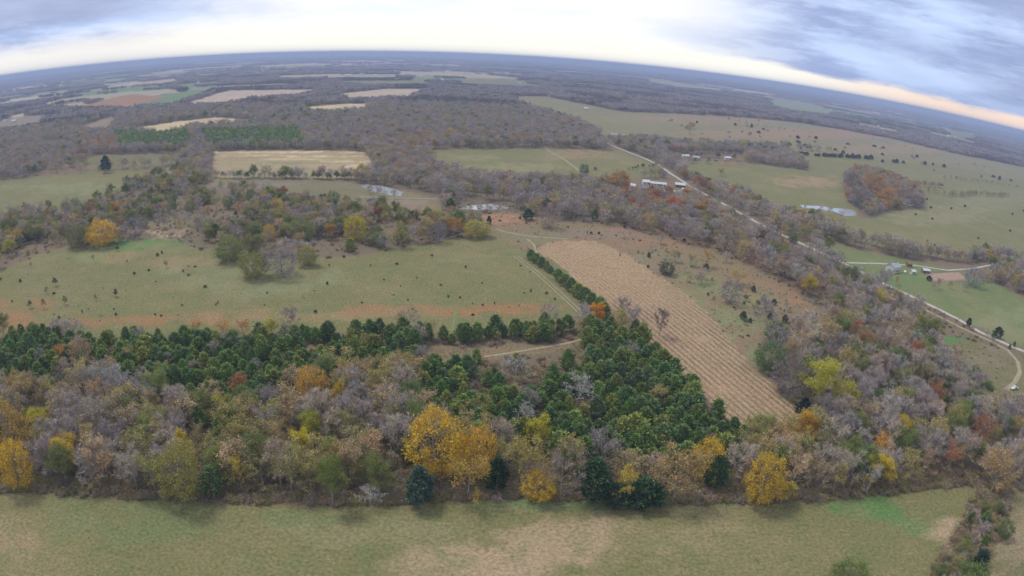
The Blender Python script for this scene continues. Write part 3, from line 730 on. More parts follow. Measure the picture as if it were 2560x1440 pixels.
# ------------------------------------------------------------------ which trees grow where
# px outlines of stands (base of the trees): weights bare, thin, full(yellow/orange), green, cedar ; spacing m ; height range
Z = {
    'cedar_left': ([(-200, 890), (0, 875), (30, 850), (90, 838), (140, 858), (190, 868), (300, 862), (470, 850), (620, 846), (740, 842), (850, 846), (950, 838), (1070, 842), (1140, 850), (1140, 880), (1080, 925), (980, 945), (860, 960), (760, 985), (600, 1020), (480, 1015), (300, 975), (240, 900), (200, 890), (160, 1010), (60, 1000), (-200, 1020)], (.045, .05, .012, .01, .88), 3.9, (4.5, 11)),
    'cedar_main': ([(1470, 820), (1530, 815), (1590, 845), (1640, 895), (1690, 940), (1745, 990), (1795, 1045), (1840, 1100), (1850, 1150), (1760, 1195), (1640, 1205), (1540, 1190), (1470, 1165), (1400, 1150), (1250, 1130), (1060, 1090), (1035, 960), (1080, 925), (1150, 912), (1290, 900), (1450, 866)], (.035, .015, .0, .0, .95), 3.8, (4.5, 11.5)),
    'cedar_row': ([(1140, 850), (1180, 840), (1270, 822), (1380, 822), (1450, 830), (1466, 850), (1300, 866), (1180, 880), (1150, 872)], (.10, .05, 0, 0, .85), 4.0, (6.0, 9.5)),
    'right_wood': ([(1900, 860), (1950, 830), (2110, 815), (2000, 760), (2400, 840), (2420, 960), (2600, 1040), (2900, 1150), (2900, 1300), (2440, 1214), (2300, 1226), (2150, 1244), (2080, 1150), (1990, 1030), (1935, 962)], (.62, .20, .02, .11, .05), 6.8, (11.5, 16.5)),
    'front_wood': ([(-1500, 900), (-200, 990), (60, 960), (150, 980), (300, 930), (480, 965), (600, 980), (760, 920), (1000, 930), (1060, 1000), (1250, 1045), (1420, 1065), (1540, 1145), (1640, 1165), (1760, 1155), (1840, 1100), (2035, 1092), (2150, 1100), (2150, 1244), (1950, 1258), (1750, 1262), (1500, 1252), (1280, 1250), (1100, 1257), (850, 1268), (500, 1256), (200, 1240), (0, 1228), (-1500, 1150)], (.36, .46, .022, .10, .06), 6.1, (12, 16.5)),
    'thicket': ([(2440, 1214), (2510, 1235), (2520, 1290), (2480, 1370), (2450, 1500), (2300, 1500), (2350, 1400), (2395, 1330), (2420, 1262)], (.62, .12, 0, .10, .14), 4.2, (4, 7)),
    'woodlot': ([(2108, 445), (2135, 425), (2200, 432), (2260, 455), (2300, 480), (2312, 522), (2270, 522), (2215, 528), (2170, 545), (2108, 500)], (.45, .32, .17, .06, .0), 6.5, (10, 14)),
    'farm_wood': ([(1470, 440), (1560, 420), (1640, 440), (1760, 440), (1800, 500), (1760, 545), (1640, 540), (1520, 520)], (.45, .30, .18, .05, .02), 7.0, (9, 13)),
    'russet_wood': ([(930, 350), (1090, 350), (1095, 430), (1060, 460), (960, 450)], (.60, .31, .06, .0, .0), 7.0, (11, 15)),
    'russet_wood2': ([(200, 360), (290, 350), (300, 385), (210, 385)], (.5, .32, .12, .0, .05), 7.0, (11, 15)),
    'pine': ([(285, 340), (470, 338), (480, 378), (280, 378)], (.1, .0, .0, .0, .9), 5.5, (10, 14)),
    'pine2': ([(510, 335), (745, 330), (760, 372), (520, 376)], (.1, .0, .0, .0, .9), 5.5, (10, 14)),
    'creek_left': ([(-800, 520), (0, 545), (110, 530), (260, 490), (350, 458), (445, 428), (560, 470), (740, 510), (850, 512), (1100, 530), (1190, 540), (1226, 580), (1099, 605), (961, 627), (857, 645), (780, 650), (615, 650), (470, 620), (437, 598), (336, 598), (218, 615), (67, 651), (0, 676), (-800, 710)], (.34, .28, .02, .30, .06), 7.4, (9.5, 14)),
}
DEFZ = ((.70, .20, .010, .06, .03), 7.8, (11, 15.5))
OPEN = [  # woodland gaps: nothing tall grows here
    [(330, 570), (440, 575), (450, 600), (330, 600)], [(530, 548), (600, 552), (620, 575), (540, 575)],
    [(895, 462), (1015, 470), (1110, 490), (1110, 502), (1000, 500), (900, 482)], [(1150, 503), (1290, 505), (1290, 530), (1150, 530)], [(980, 518), (1190, 530), (1190, 552), (1020, 552)],
    [(1560, 445), (1740, 450), (1750, 492), (1570, 490)], [(1990, 505), (2150, 515), (2165, 548), (2050, 545), (1990, 525)], [(1500, 335), (1620, 335), (1620, 352), (1500, 352)],
    [(2190, 650), (2470, 655), (2470, 712), (2190, 712)],
    [(1660, 385), (1860, 385), (1860, 408), (1660, 408)],
]
ROADS = [  # gravel road, its continuation, drive, loop track and farm tracks; width in metres
    ('gravel_road', 'road', 3.9, [(1512, 355), (1535, 366), (1570, 380), (1612, 396), (1645, 412), (1680, 436), (1730, 468), (1790, 500), (1845, 530), (1900, 560), (1960, 590), (2010, 612), (2075, 642), (2130, 668), (2200, 705), (2290, 746), (2390, 795), (2450, 830), (2520, 862), (2600, 895), (2800, 980)]),
    ('driveway', 'road', 2.6, [(2118, 657), (2200, 659), (2290, 664), (2370, 676), (2430, 672), (2480, 662), (2560, 648), (2700, 640)]),
    ('farm_track', 'track', 2.6, [(2300, 768), (2400, 818), (2470, 850), (2520, 876), (2545, 905), (2550, 930), (2538, 955), (2515, 975)]),
    ('farm_track', 'track', 2.8, [(1366, 374), (1410, 398), (1445, 425), (1475, 450)]),
    ('far_road', 'road', 9.0, [(1098, 190), (1112, 204), (1126, 216), (1140, 228)]),
    ('far_road', 'road', 14.0, [(1030, 178), (1042, 184), (1055, 191)]),
    ('farm_track', 'track', 1.5, [(1210, 892), (1280, 882), (1350, 870), (1420, 858), (1460, 848)]),
    ('farm_track', 'track', 2.0, [(1240, 572), (1262, 580), (1330, 592), (1420, 598)]),
    ('farm_track', 'track', 1.6, [(1318, 598), (1335, 612), (1345, 640)]),
    ('shore', 'track', 3.0, [(900, 492), (965, 495), (1030, 496), (1092, 497)]),
]
# wheel ruts beside the row of cedars: two thin strips
RUT = [(1288, 640), (1340, 680), (1390, 725), (1430, 762), (1470, 802)]
ROADS += [('wheel_rut', 'track', .7, [(x - 5, y) for x, y in RUT]), ('wheel_rut', 'track', .7, [(x + 6, y) for x, y in RUT])]
FAINT = [('mown_line', 1.0, [(845, 684), (1000, 668), (1150, 652), (1290, 640)]), ('mown_line', .9, [(1140, 768), (1180, 750), (1240, 722), (1300, 690)]), ('mown_line', 1.5, [(1141, 770), (1136, 800), (1132, 830)])]
PONDS = [
    ('pond', [(902, 465), (925, 461), (955, 466), (990, 474), (1008, 482), (1004, 490), (975, 488), (945, 481), (918, 474)]),
    ('pond', [(1150, 522), (1172, 514), (1220, 511), (1262, 514), (1272, 520), (1250, 524), (1200, 525)]),
    ('pond', [(690, 604), (730, 598), (780, 599), (795, 606), (760, 612), (700, 612)]),
    ('pond', [(2000, 513), (2045, 515), (2090, 521), (2125, 523), (2142, 532), (2135, 541), (2110, 539), (2085, 529), (2040, 523), (2002, 518)]),
]

TREES = []   # dicts: kind, x, y, h, w, tint, zone, label


def polyline_world(pts, step=4.0):
    P = [ground(*p)[:2] for p in pts]; out = []
    for (x0, y0), (x1, y1) in zip(P[:-1], P[1:]):
        n = max(1, int(math.hypot(x1 - x0, y1 - y0) / step))
        out += [(x0 + (x1 - x0) * i / n, y0 + (y1 - y0) * i / n) for i in range(n)]
    out.append(P[-1]); return np.array(out)


ROAD_W = [(nm, kd, w, polyline_world(pts)) for nm, kd, w, pts in ROADS]
POND_W = [polyline_world(p + [p[0]], 3.0) for _, p in PONDS]


def near_road(x, y, extra=1.5):
    bad = np.zeros(x.shape, bool)
    for nm, kd, w, P in ROAD_W:
        if nm == 'wheel_rut': continue
        for q in P[::1 if len(P) < 120 else 2]:
            bad |= (x - q[0]) ** 2 + (y - q[1]) ** 2 < (w / 2 + extra + 1.5) ** 2
    return bad


def hides_road(x, y):
    """ground just on the camera's side of the gravel road, kept low so that the road stays in sight"""
    d = np.hypot(x, y); bad = np.zeros(x.shape, bool)
    for s_ in (6, 13, 20, 27, 36):
        qx = x * (1 + s_ / d); qy = y * (1 + s_ / d)
        for nm, kd, w, P in ROAD_W:
            if nm not in ('gravel_road', 'driveway', 'farm_track', 'pond'): continue
            if nm == 'farm_track' and P[:, 1].mean() < 180: continue
            for q in P[::2]: bad |= (qx - q[0]) ** 2 + (qy - q[1]) ** 2 < 36
        for P in POND_W[:2] + POND_W[3:]:
            for q in P[::2]: bad |= (qx - q[0]) ** 2 + (qy - q[1]) ** 2 < 36
    return bad


def classify(px, py):
    z = np.full(px.shape, '', dtype='<U12')
    for k, (poly, _, _, _) in Z.items(): z[pip(poly, px, py) & (z == '')] = k
    return z


def scatter():
    r = np.random.default_rng(5)
    bands = [(0, 560, 4.4, False), (560, 1500, 6.6, False), (1500, 3600, 16.0, True), (3600, 9000, 30.0, True), (9000, 16000, 75.0, True)]
    for d0, d1, sp, far in bands:
        n = int(2 * d1 / sp); g = (np.arange(n) + .5) * sp - d1
        ymax = g[g > 20]
        X, Y = np.meshgrid(g, ymax)
        X = X.ravel(); Y = Y.ravel(); d = np.hypot(X, Y)
        m = (d >= d0) & (d < d1) & (np.abs(np.arctan2(X, Y)) < math.radians(60)); X = X[m]; Y = Y[m]
        X = X + r.uniform(-.48, .48, X.size) * sp; Y = Y + r.uniform(-.48, .48, X.size) * sp
        zz = height(X, Y); px, py = to_px(X, Y, zz)
        m = (px > -260) & (px < 2820) & (py < 1640)
        X, Y, px, py = X[m], Y[m], px[m], py[m]
        idx, _, _ = cover_at(X, Y, False)
        ok = idx < 0
        if d1 <= 560:
            for ox, oy in ((2.2, 0), (-2.2, 0), (0, 2.2), (0, -2.2)): ok &= cover_at(X + ox, Y + oy, False)[0] < 0
        for p in OPEN: ok &= ~pip(p, px, py)
        # trees stand a little inside the wood so the edge stays clear
        X, Y, px, py = X[ok], Y[ok], px[ok], py[ok]
        if not far:
            k = ~near_road(X, Y) & ~(hides_road(X, Y) & (r.random(X.size) < .84)); X, Y, px, py = X[k], Y[k], px[k], py[k]
        zn = classify(px, py); u = r.random(X.size); kk = r.random(X.size)
        patch = fbm(X / 45, Y / 45, 21, 3); patch2 = fbm(X / 220, Y / 220, 23, 3)
        for i in range(X.size):
            wts, spc, hr = Z[zn[i]][1:] if zn[i] else DEFZ
            keep = min(1.0, (sp / spc) ** 2) if not far else (0.96 if zn[i] or patch2[i] > .3 else .7)
            if zn[i] == 'creek_left' and patch[i] < .50: keep = .08
            if not zn[i] and d1 == 1500 and patch2[i] < .30: keep *= .5
            if kk[i] > keep: continue
            w = list(wts)
            if not zn[i] and py[i] < 330 and patch2[i] > .62: w = [.4, .1, .0, .05, .45]
            if zn[i] == 'front_wood': w[0] *= 2 * patch[i]; w[1] *= 2 * (1 - patch[i])
            s = sum(w); a = u[i] * s; j = 0
            while j < 4 and a > w[j]: a -= w[j]; j += 1
            h = r.uniform(*hr)
            if far:
                kind = 'conifer_clump' if j == 4 else 'clump'
                tint = jit([(.38, .325, .31), (.41, .32, .26), (.40, .33, .20), (.26, .28, .16), (.14, .20, .12)][j], r, .18)
                if j == 0 and patch2[i] > .55: tint = jit((.24, .16, .14), r, .15)
                TREES.append(dict(kind=kind, x=X[i], y=Y[i], h=h * (1.0 if sp < 20 else 1.05), w=27.0 * (1.0 if sp < 20 else 1.5 if sp < 50 else 3.2), tint=tint, zone='far', label=None)); continue
            if j == 0: kind, tint, asp = 'bare', jit(T_BARE[r.integers(6)], r), .82
            elif j == 1: kind, tint, asp = 'thin', jit(T_BROWN[r.integers(7)], r), .80
            elif j == 2: kind, tint, asp = 'full', jit((T_RUST + T_RUST + [(.45, .28, .09)] if zn[i] in ('woodlot', 'farm_wood', 'russet_wood', 'russet_wood2') else T_YEL + T_RUST)[r.integers(6)], r), .8
            elif j == 3: kind, tint, asp = 'full', jit(T_GREEN[r.integers(3)], r), .8
            else: kind, tint, asp = 'cedar', jit(T_CEDAR[r.integers(5)], r, .2), r.uniform(.58, .82)
            if j == 4 and hr[1] > 11.5 and zn[i] != 'pine' and zn[i] != 'pine2': h *= .66
            if j == 3: kind = 'green'
            TREES.append(dict(kind=kind, x=X[i], y=Y[i], h=h, w=h * asp * r.uniform(.85, 1.15), tint=tint, zone=zn[i] or 'wood', label=None))


def named(px, py, kind, wpx, hpx, tint, label, zone='named'):
    """a tree traced in the photograph: base pixel, crown width and total height in pixels"""
    x, y, z = ground(px, py); R = slant(x, y)
    w = wpx * R / F_PX; h = hpx * R / F_PX / math.cos(math.asin(min(1, CAM_H / R))) * 0.93
    for t in TREES:   # make room
        pass
    TREES.append(dict(kind=kind, x=x, y=y, h=h, w=w, tint=tint, zone=zone, label=label, fix=True))


GOLD = (.68, .45, .05); YEL = (.64, .50, .06); YG = (.42, .42, .06); OLV = (.30, .28, .08)
N = named
scatter()
# front edge and inside of the near wood
N(58, 1218, 'full', 92, 135, GOLD, 'golden yellow tree with ragged crown nearest the left corner of the wood edge', 'front')
N(45, 1150, 'full', 125, 150, (.45, .30, .07), 'broad olive gold tree behind the ragged golden tree', 'front')
N(462, 1250, 'full', 112, 150, (.36, .32, .09), 'olive tree with yellow top and pale trunk at the meadow edge', 'front')
N(463, 1165, 'full', 62, 90, YEL, 'bright yellow crown just behind the pale-trunked olive tree', 'front')
N(605, 1225, 'thin', 56, 100, YEL, 'slender small yellow tree standing before brown trees near the front meadow', 'front')
N(832, 1264, 'green', 85, 135, (.24, .28, .07), 'bushy yellow-green tree on the meadow edge beside fallen pale branches', 'front')
N(758, 1160, 'full', 58, 95, (.66, .56, .05), 'small bright lemon yellow tree deep in the near wood', 'front')
N(778, 1110, 'full', 58, 90, YG, 'small yellow-green tree behind the lemon yellow one', 'front')
N(785, 1020, 'full', 84, 120, (.62, .38, .07), 'tall orange-gold tree between the cedars and the near wood', 'front')
N(722, 1040, 'full', 34, 80, YEL, 'narrow yellow tree in front of the tall orange-gold tree', 'front')
N(853, 1050, 'full', 38, 105, (.6, .42, .05), 'narrow upright yellow tree beside the tall orange-gold tree', 'front')
N(562, 1060, 'full', 58, 80, (.45, .42, .08), 'small yellow-green tree among bare grey crowns', 'front')
N(1085, 1195, 'full', 140, 190, GOLD, 'largest golden tree of the near wood, with huge rounded crown', 'front')
N(1190, 1190, 'full', 98, 140, (.68, .42, .04), 'deep gold tree joined to the huge golden crown', 'front')
N(1168, 1245, 'thin', 110, 115, (.48, .33, .07), 'olive gold tree at the edge in front of the huge golden crown', 'front')
N(1345, 1246, 'full', 86, 82, GOLD, 'low golden tree leaning out over the front meadow edge', 'front')
N(1318, 1215, 'thin', 110, 135, (.40, .32, .10), 'tan olive tree behind the low golden tree', 'front')
N(1345, 1125, 'full', 62, 95, (.58, .52, .06), 'yellow-green tree at the near edge of the cedar grove', 'front')
N(1758, 1205, 'full', 80, 130, GOLD, 'round golden tree where the cedar grove meets the near wood', 'front')
N(1893, 1258, 'full', 100, 145, (.62, .42, .05), 'large golden tree at the meadow edge below the end of the corn strip', 'front')
N(1950, 1258, 'full', 62, 65, (.55, .42, .07), 'low yellow tree pressed against the large golden edge tree', 'front')
N(1558, 1258, 'thin', 72, 105, (.66, .50, .09), 'sparse pale yellow tree between two dark cedars on the meadow edge', 'front')
N(1680, 1255, 'thin', 130, 150, (.40, .28, .12), 'wide tan tree with pale stems beside the dark edge cedars', 'front')
N(1050, 1256, 'cedar', 82, 95, (.08, .14, .10), 'blue-green cedar alone among brown trees on the meadow edge', 'front')
N(1480, 1250, 'cedar', 92, 110, (.055, .115, .05), 'dark cedar on the meadow edge beside the sparse pale yellow tree', 'front')
N(1538, 1263, 'cedar', 80, 60, (.05, .10, .045), 'low dark cedar under the sparse pale yellow tree', 'front')
N(1610, 1263, 'cedar', 98, 72, (.05, .105, .045), 'low spreading dark cedar before the wide tan tree', 'front')
N(1782, 1225, 'cedar', 56, 95, (.07, .15, .06), 'green cedar beneath the round golden tree', 'front')
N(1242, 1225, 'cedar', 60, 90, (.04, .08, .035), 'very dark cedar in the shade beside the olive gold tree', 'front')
N(1400, 1245, 'bare', 120, 140, (.32, .25, .2), 'wide bare tan tree behind the low golden tree', 'front')
N(1440, 1020, 'dead', 90, 95, (.4, .38, .36), 'pale bare tree rising out of the cedar grove', 'front')
N(1290, 960, 'dead', 90, 80, (.4, .38, .36), 'pale bare tree at the far side of the cedar grove', 'front')
N(1500, 1180, 'bare', 100, 110, (.33, .28, .27), 'pale grey bare tree at the near edge of the cedar grove', 'front')
N(1310, 1075, 'dead', 70, 80, (.4, .38, .36), 'thin pale bare tree among cedars behind the golden crown', 'front')
N(925, 1262, 'dead', 70, 50, (.4, .38, .36), 'fallen-looking pale bare branches on the meadow edge', 'front')
N(215, 945, 'thin', 95, 110, (.45, .30, .17), 'pinkish tan tree behind bare crowns by the first cedar stand', 'front')
N(680, 845, 'full', 48, 60, (.50, .46, .06), 'yellow tree at the far edge of the cedar band', 'mid')
N(610, 848, 'thin', 50, 60, (.55, .28, .10), 'orange tree at the far edge of the cedar band', 'mid')
N(560, 845, 'thin', 55, 52, (.55, .33, .10), 'pale orange tree beside the orange one above the cedars', 'mid')
N(490, 845, 'thin', 48, 50, (.55, .34, .12), 'thin orange tree standing at the red grass edge', 'mid')
N(1490, 812, 'full', 46, 62, (.72, .34, .03), 'bright orange tree at the end of the cedar row by the corn strip', 'mid')
N(1545, 838, 'thin', 52, 78, (.42, .38, .08), 'yellow-green tree between the bright orange tree and the corn strip', 'mid')
N(1648, 840, 'bare', 42, 78, (.24, .19, .17), 'lone bare tree standing in the corn stubble', 'mid')
N(2035, 1012, 'full', 105, 128, (.50, .47, .06), 'bigger of two yellow-green trees beside the corn strip', 'mid')
N(2100, 1022, 'full', 75, 88, (.50, .46, .05), 'smaller of two yellow-green trees beside the corn strip', 'mid')
N(2003, 1042, 'cedar', 38, 54, (.04, .07, .065), 'small round blue-black cedar at the foot of the yellow-green pair', 'mid')
N(1938, 862, 'green', 66, 66, (.10, .18, .06), 'dark green bushy tree beyond the corn strip edge', 'mid')
N(1920, 925, 'green', 92, 80, (.13, .20, .07), 'broad green tree beside the lower corn strip', 'mid')
N(1965, 985, 'bare', 95, 110, (.27, .22, .21), 'bare brown-grey tree behind the yellow-green pair', 'mid')
N(2190, 1165, 'thin', 60, 85, (.68, .36, .06), 'small bright orange tree in the right hand wood', 'mid')
N(2325, 1030, 'thin', 66, 85, (.42, .18, .08), 'red-brown tree deep in the right hand wood', 'mid')
N(2440, 1130, 'thin', 95, 100, (.38, .17, .08), 'large russet tree towards the corner thicket', 'mid')
N(2362, 1190, 'thin', 62, 95, (.45, .20, .09), 'russet orange tree near the meadow corner', 'mid')
N(2475, 1235, 'thin', 95, 110, (.45, .31, .13), 'tan gold tree beside the thicket at the meadow corner', 'mid')
N(2135, 860, 'thin', 50, 70, (.45, .2, .12), 'reddish thin tree among bare trees past the scrub', 'mid')
N(2245, 985, 'green', 55, 75, (.30, .30, .09), 'olive green rounded tree among grey bare crowns', 'mid')
N(2165, 1235, 'dead', 70, 85, (.5, .48, .45), 'pale white-limbed tree at the near edge of the right hand wood', 'mid')
N(2120, 1462, 'green', 110, 60, (.17, .22, .06), 'green treetop at the bottom edge of the meadow', 'mid')
N(2425, 1455, 'cedar', 60, 85, (.05, .09, .07), 'dark blue-green cedar in the bottom corner thicket', 'mid')
N(2505, 1345, 'green', 45, 50, (.14, .2, .06), 'small green bush tree in the corner thicket', 'mid')
N(2410, 1330, 'green', 22, 60, (.13, .18, .07), 'slim dark green tree at the meadow side of the thicket', 'mid')
# across the big meadow
N(257, 614, 'full', 82, 72, (.70, .44, .03), 'big round golden tree beside the bright green patch', 'mid')
N(195, 618, 'green', 66, 70, (.25, .25, .10), 'olive tree next to the big round golden tree', 'mid')
N(337, 592, 'bare', 68, 58, (.27, .235, .25), 'round bare purple-grey tree by the pale reeds', 'mid')
N(577, 652, 'green', 84, 66, (.21, .25, .06), 'dense round green tree at the far side of the big meadow', 'mid')
N(634, 694, 'green', 76, 76, (.30, .29, .08), 'olive tree at the near end of the meadow clump', 'mid')
N(705, 690, 'bare', 96, 82, (.27, .235, .245), 'broad purple-grey bare tree in the meadow clump', 'mid')
N(768, 664, 'green', 56, 56, (.32, .31, .08), 'yellow-olive tree at the far end of the meadow clump', 'mid')
N(890, 600, 'full', 58, 74, (.55, .45, .05), 'yellow tree among grey trees beyond the big meadow', 'mid')
N(1190, 592, 'full', 74, 50, (.48, .40, .08), 'low wide golden-olive tree at the far corner of the big meadow', 'mid')
N(1135, 592, 'thin', 48, 56, (.50, .26, .07), 'orange-brown tree behind the far corner of the big meadow', 'mid')
N(1095, 606, 'bare', 50, 62, (.27, .235, .24), 'bare grey tree with pale trunk at the far meadow edge', 'mid')
N(1000, 620, 'thin', 60, 54, (.32, .28, .1), 'olive tree on the far edge of the meadow beside bare crowns', 'mid')
N(1320, 550, 'cedar', 34, 32, (.05, .12, .06), 'dark green cone-shaped cedar on red grass near the pond', 'mid')
N(1371, 570, 'bare', 56, 68, (.33, .26, .22), 'rounded tan bare tree standing by the cone-shaped cedar', 'mid')
N(1222, 562, 'cedar', 14, 26, (.05, .08, .045), 'narrow dark cedar beside the low golden-olive tree', 'mid')
N(1035, 547, 'cedar', 34, 24, (.05, .13, .06), 'green cedar near the reddish gap', 'mid')
N(1065, 545, 'cedar', 20, 22, (.05, .10, .05), 'small dark cedar beside the green one near the reddish gap', 'mid')
N(997, 549, 'cedar', 26, 18, (.045, .08, .045), 'low dark cedar by the reddish gap', 'mid')
N(1667, 686, 'green', 44, 40, (.09, .13, .06), 'dark round bush tree in the scrub beside the corn strip', 'mid')
N(1825, 758, 'bare', 60, 70, (.29, .235, .25), 'bare purple tree on scrubby ground right of the corn', 'mid')
N(1768, 668, 'thin', 46, 52, (.50, .33, .10), 'thin gold tree on the red grass slope', 'mid')
N(1842, 712, 'thin', 52, 44, (.50, .33, .10), 'gold-brown thin tree beside the bare purple tree', 'mid')
N(1688, 530, 'thin', 74, 42, (.50, .16, .05), 'bright red-orange tree beneath the farmstead', 'mid')
N(1640, 510, 'thin', 50, 40, (.36, .15, .07), 'dark russet tree beside the bright red-orange one', 'mid')
N(1548, 482, 'thin', 62, 66, (.44, .28, .07), 'tall gold-brown tree beside the farmstead', 'mid')
N(1745, 478, 'thin', 52, 46, (.36, .14, .07), 'dark red-brown round tree beyond the farmstead', 'mid')
N(1882, 522, 'thin', 48, 46, (.38, .25, .08), 'brown-gold tree beside the gravel road', 'mid')
N(1755, 552, 'full', 48, 32, (.62, .46, .08), 'yellow tree among grey trees below the gravel road', 'mid')
N(1801, 440, 'thin', 24, 22, (.36, .22, .1), 'small round brown tree alone on the green pasture', 'mid')
N(1724, 336, 'thin', 30, 36, (.42, .26, .10), 'gold-brown tree standing alone on the far pasture', 'mid')
N(2180, 492, 'thin', 80, 68, (.44, .26, .07), 'large orange tree of the pond woodlot', 'mid')
N(2210, 515, 'thin', 58, 52, (.50, .26, .07), 'orange tree at the near side of the pond woodlot', 'mid')
N(2125, 490, 'bare', 40, 66, (.25, .22, .24), 'tall grey bare tree on the pond side of the woodlot', 'mid')
N(2260, 515, 'bare', 60, 54, (.26, .21, .2), 'grey-brown bare tree of the pond woodlot', 'mid')
N(2290, 518, 'bare', 46, 36, (.22, .2, .2), 'low bare tree at the tip of the pond woodlot', 'mid')
N(2150, 520, 'bare', 52, 60, (.22, .2, .22), 'dark bare tree reflected in the pond', 'mid')
N(2430, 715, 'bare', 58, 54, (.27, .25, .28), 'round grey bare tree beside the dirt corral', 'mid')
N(2322, 702, 'cedar', 14, 14, (.04, .07, .04), 'small dark bush tree at the corral corner', 'mid')
N(2240, 712, 'thin', 22, 26, (.5, .33, .1), 'small gold tree in front of the white farmhouse', 'mid')
N(2492, 845, 'cedar', 26, 30, (.05, .08, .05), 'dark cedar beside the loop track', 'mid')
N(2420, 815, 'cedar', 16, 22, (.05, .08, .05), 'small dark cedar on the gravel road verge', 'mid')
N(1460, 438, 'green', 26, 34, (.12, .16, .08), 'dark round tree at the end of the field track', 'mid')
N(1488, 425, 'green', 9, 10, (.1, .12, .07), 'small dark tree next to the end of the field track', 'mid')
N(1898, 378, 'green', 24, 24, (.08, .15, .07), 'rounded green tree in the line of far cedars', 'mid')
N(265, 432, 'cedar', 26, 46, (.06, .11, .07), 'tall dark evergreen standing up from the far hedge', 'mid')
for cx, cy, hh in [(925, 484, 24), (948, 492, 30), (962, 494, 22), (985, 497, 26), (1178, 530, 20), (1200, 531, 26), (1226, 531, 18), (1248, 531, 24), (2052, 532, 20), (2072, 538, 28), (2100, 548, 24), (2012, 524, 14)]:
    N(cx, cy, 'bare', hh * .8, hh, jit(T_BARE[cx % 6], RNG), None, 'pond_side')
# the row of cedars beside the ruts
for i, (cx, cy, cw) in enumerate([(1326, 648, 27), (1340, 657, 26), (1353, 667, 27), (1366, 675, 25), (1376, 683, 20), (1395, 702, 32), (1411, 714, 32), (1427, 728, 36), (1444, 742, 36), (1460, 755, 40), (1478, 768, 40), (1498, 780, 42), (1506, 795, 44)]):
    N(cx, cy, 'cedar', cw, cw * 1.05, jit(T_CEDAR[i % 5], random.Random(i) and RNG, .1), None, 'cedar_hedge')
# young trees dotted over the big meadow
for i, (cx, cy, h) in enumerate([(294, 628, 15), (233, 654, 19), (416, 670, 20), (139, 715, 24), (117, 734, 18), (110, 772, 28), (77, 770, 24), (164, 762, 24), (240, 752, 18), (290, 742, 22), (78, 670, 16), (222, 778, 10)]):
    N(cx, cy, 'thin' if i % 3 else 'green', h * .62, h, (.17, .16, .08), None, 'meadow_young')
# dark saplings scattered on the meadows, traced
DOTS = [(170, 648), (394, 640), (405, 634), (318, 655), (336, 685), (372, 677), (390, 705), (471, 667), (488, 667), (458, 680), (470, 691), (513, 719), (545, 757), (540, 763), (661, 764), (455, 763), (285, 773), (206, 782), (148, 796), (290, 788), (388, 788), (445, 789), (403, 790), (668, 733), (786, 727), (789, 782), (818, 711), (823, 665), (927, 666), (992, 661), (1042, 695), (1002, 716), (1102, 713), (1121, 743), (1164, 670), (1020, 752), (1031, 773), (905, 758), (1205, 709), (1301, 665), (1310, 733), (1327, 730), (1325, 682), (1366, 735), (1387, 749), (1182, 760), (1182, 788), (1207, 763), (1273, 768), (1297, 767), (51, 705), (31, 755), (5, 788), (135, 735), (148, 817), (154, 827), (249, 803), (2, 700), (860, 645), (1236, 760), (1080, 640), (1150, 745), (960, 700), (760, 745),
        (1316, 558), (1378, 537), (1468, 582), (1478, 585), (1497, 585), (1540, 590), (1583, 600), (1600, 602), (1630, 632), (1675, 592), (1710, 603), (1722, 612), (1840, 680), (1893, 690), (1946, 706), (1972, 716), (1975, 725), (1860, 760), (1770, 738), (1780, 700), (1818, 676), (2006, 735), (1835, 770), (1900, 735), (1250, 552), (1300, 548), (1420, 570), (1550, 640), (1620, 668), (1990, 745), (1930, 800), (1870, 840), (1912, 770), (2040, 790), (1960, 780)]
for i, (cx, cy) in enumerate(DOTS):
    k = 'cedar' if i % 3 else 'bush'
    N(cx, cy, k, 3.2 + ((i * 5) % 7) * .9, 3 + ((i * 7) % 8) * .9, jit((.12, .10, .065), RNG, .3), None, 'dots' if i < 64 else 'dots_scrub')
# ragged line of cedars on the far pasture, and scattered ones beyond
for x0, x1, n in [(1702, 1772, 9), (1782, 1832, 6), (1837, 1868, 5), (1908, 1966, 7), (1980, 2020, 6), (2036, 2050, 3), (2056, 2090, 5), (2096, 2104, 2), (2114, 2150, 5), (2160, 2180, 3), (2204, 2208, 1), (2230, 2245, 2), (2256, 2260, 1), (2310, 2314, 1), (2330, 2334, 1)]:
    for i in range(n):
        cx = x0 + (x1 - x0) * (i + .5) / n; cy = 366 + (cx - 1705) * .062 + 4 + (5 if cx > 2180 else 0) * 1.0
        hh = (16 if cx < 1970 else 11) * random.uniform(.7, 1.25)
        N(cx, cy, 'cedar', hh * 1.0, hh, jit((.055, .075, .05), RNG, .2), None, 'cedar_line')
for i in range(60):
    cx = random.uniform(1680, 2540) if i % 3 else random.gauss(2000, 120); cy = 292 + (cx - 1700) * .15 + random.uniform(0, 1) * 40 + (cx > 2200) * (cx - 2200) * .06 + 0
    N(cx, cy, random.choice(['cedar', 'thin', 'bare']), 9 * random.uniform(.6, 1.3), 8 * random.uniform(.7, 1.3), jit((.12, .10, .07), RNG, .3), None, 'pasture_far')
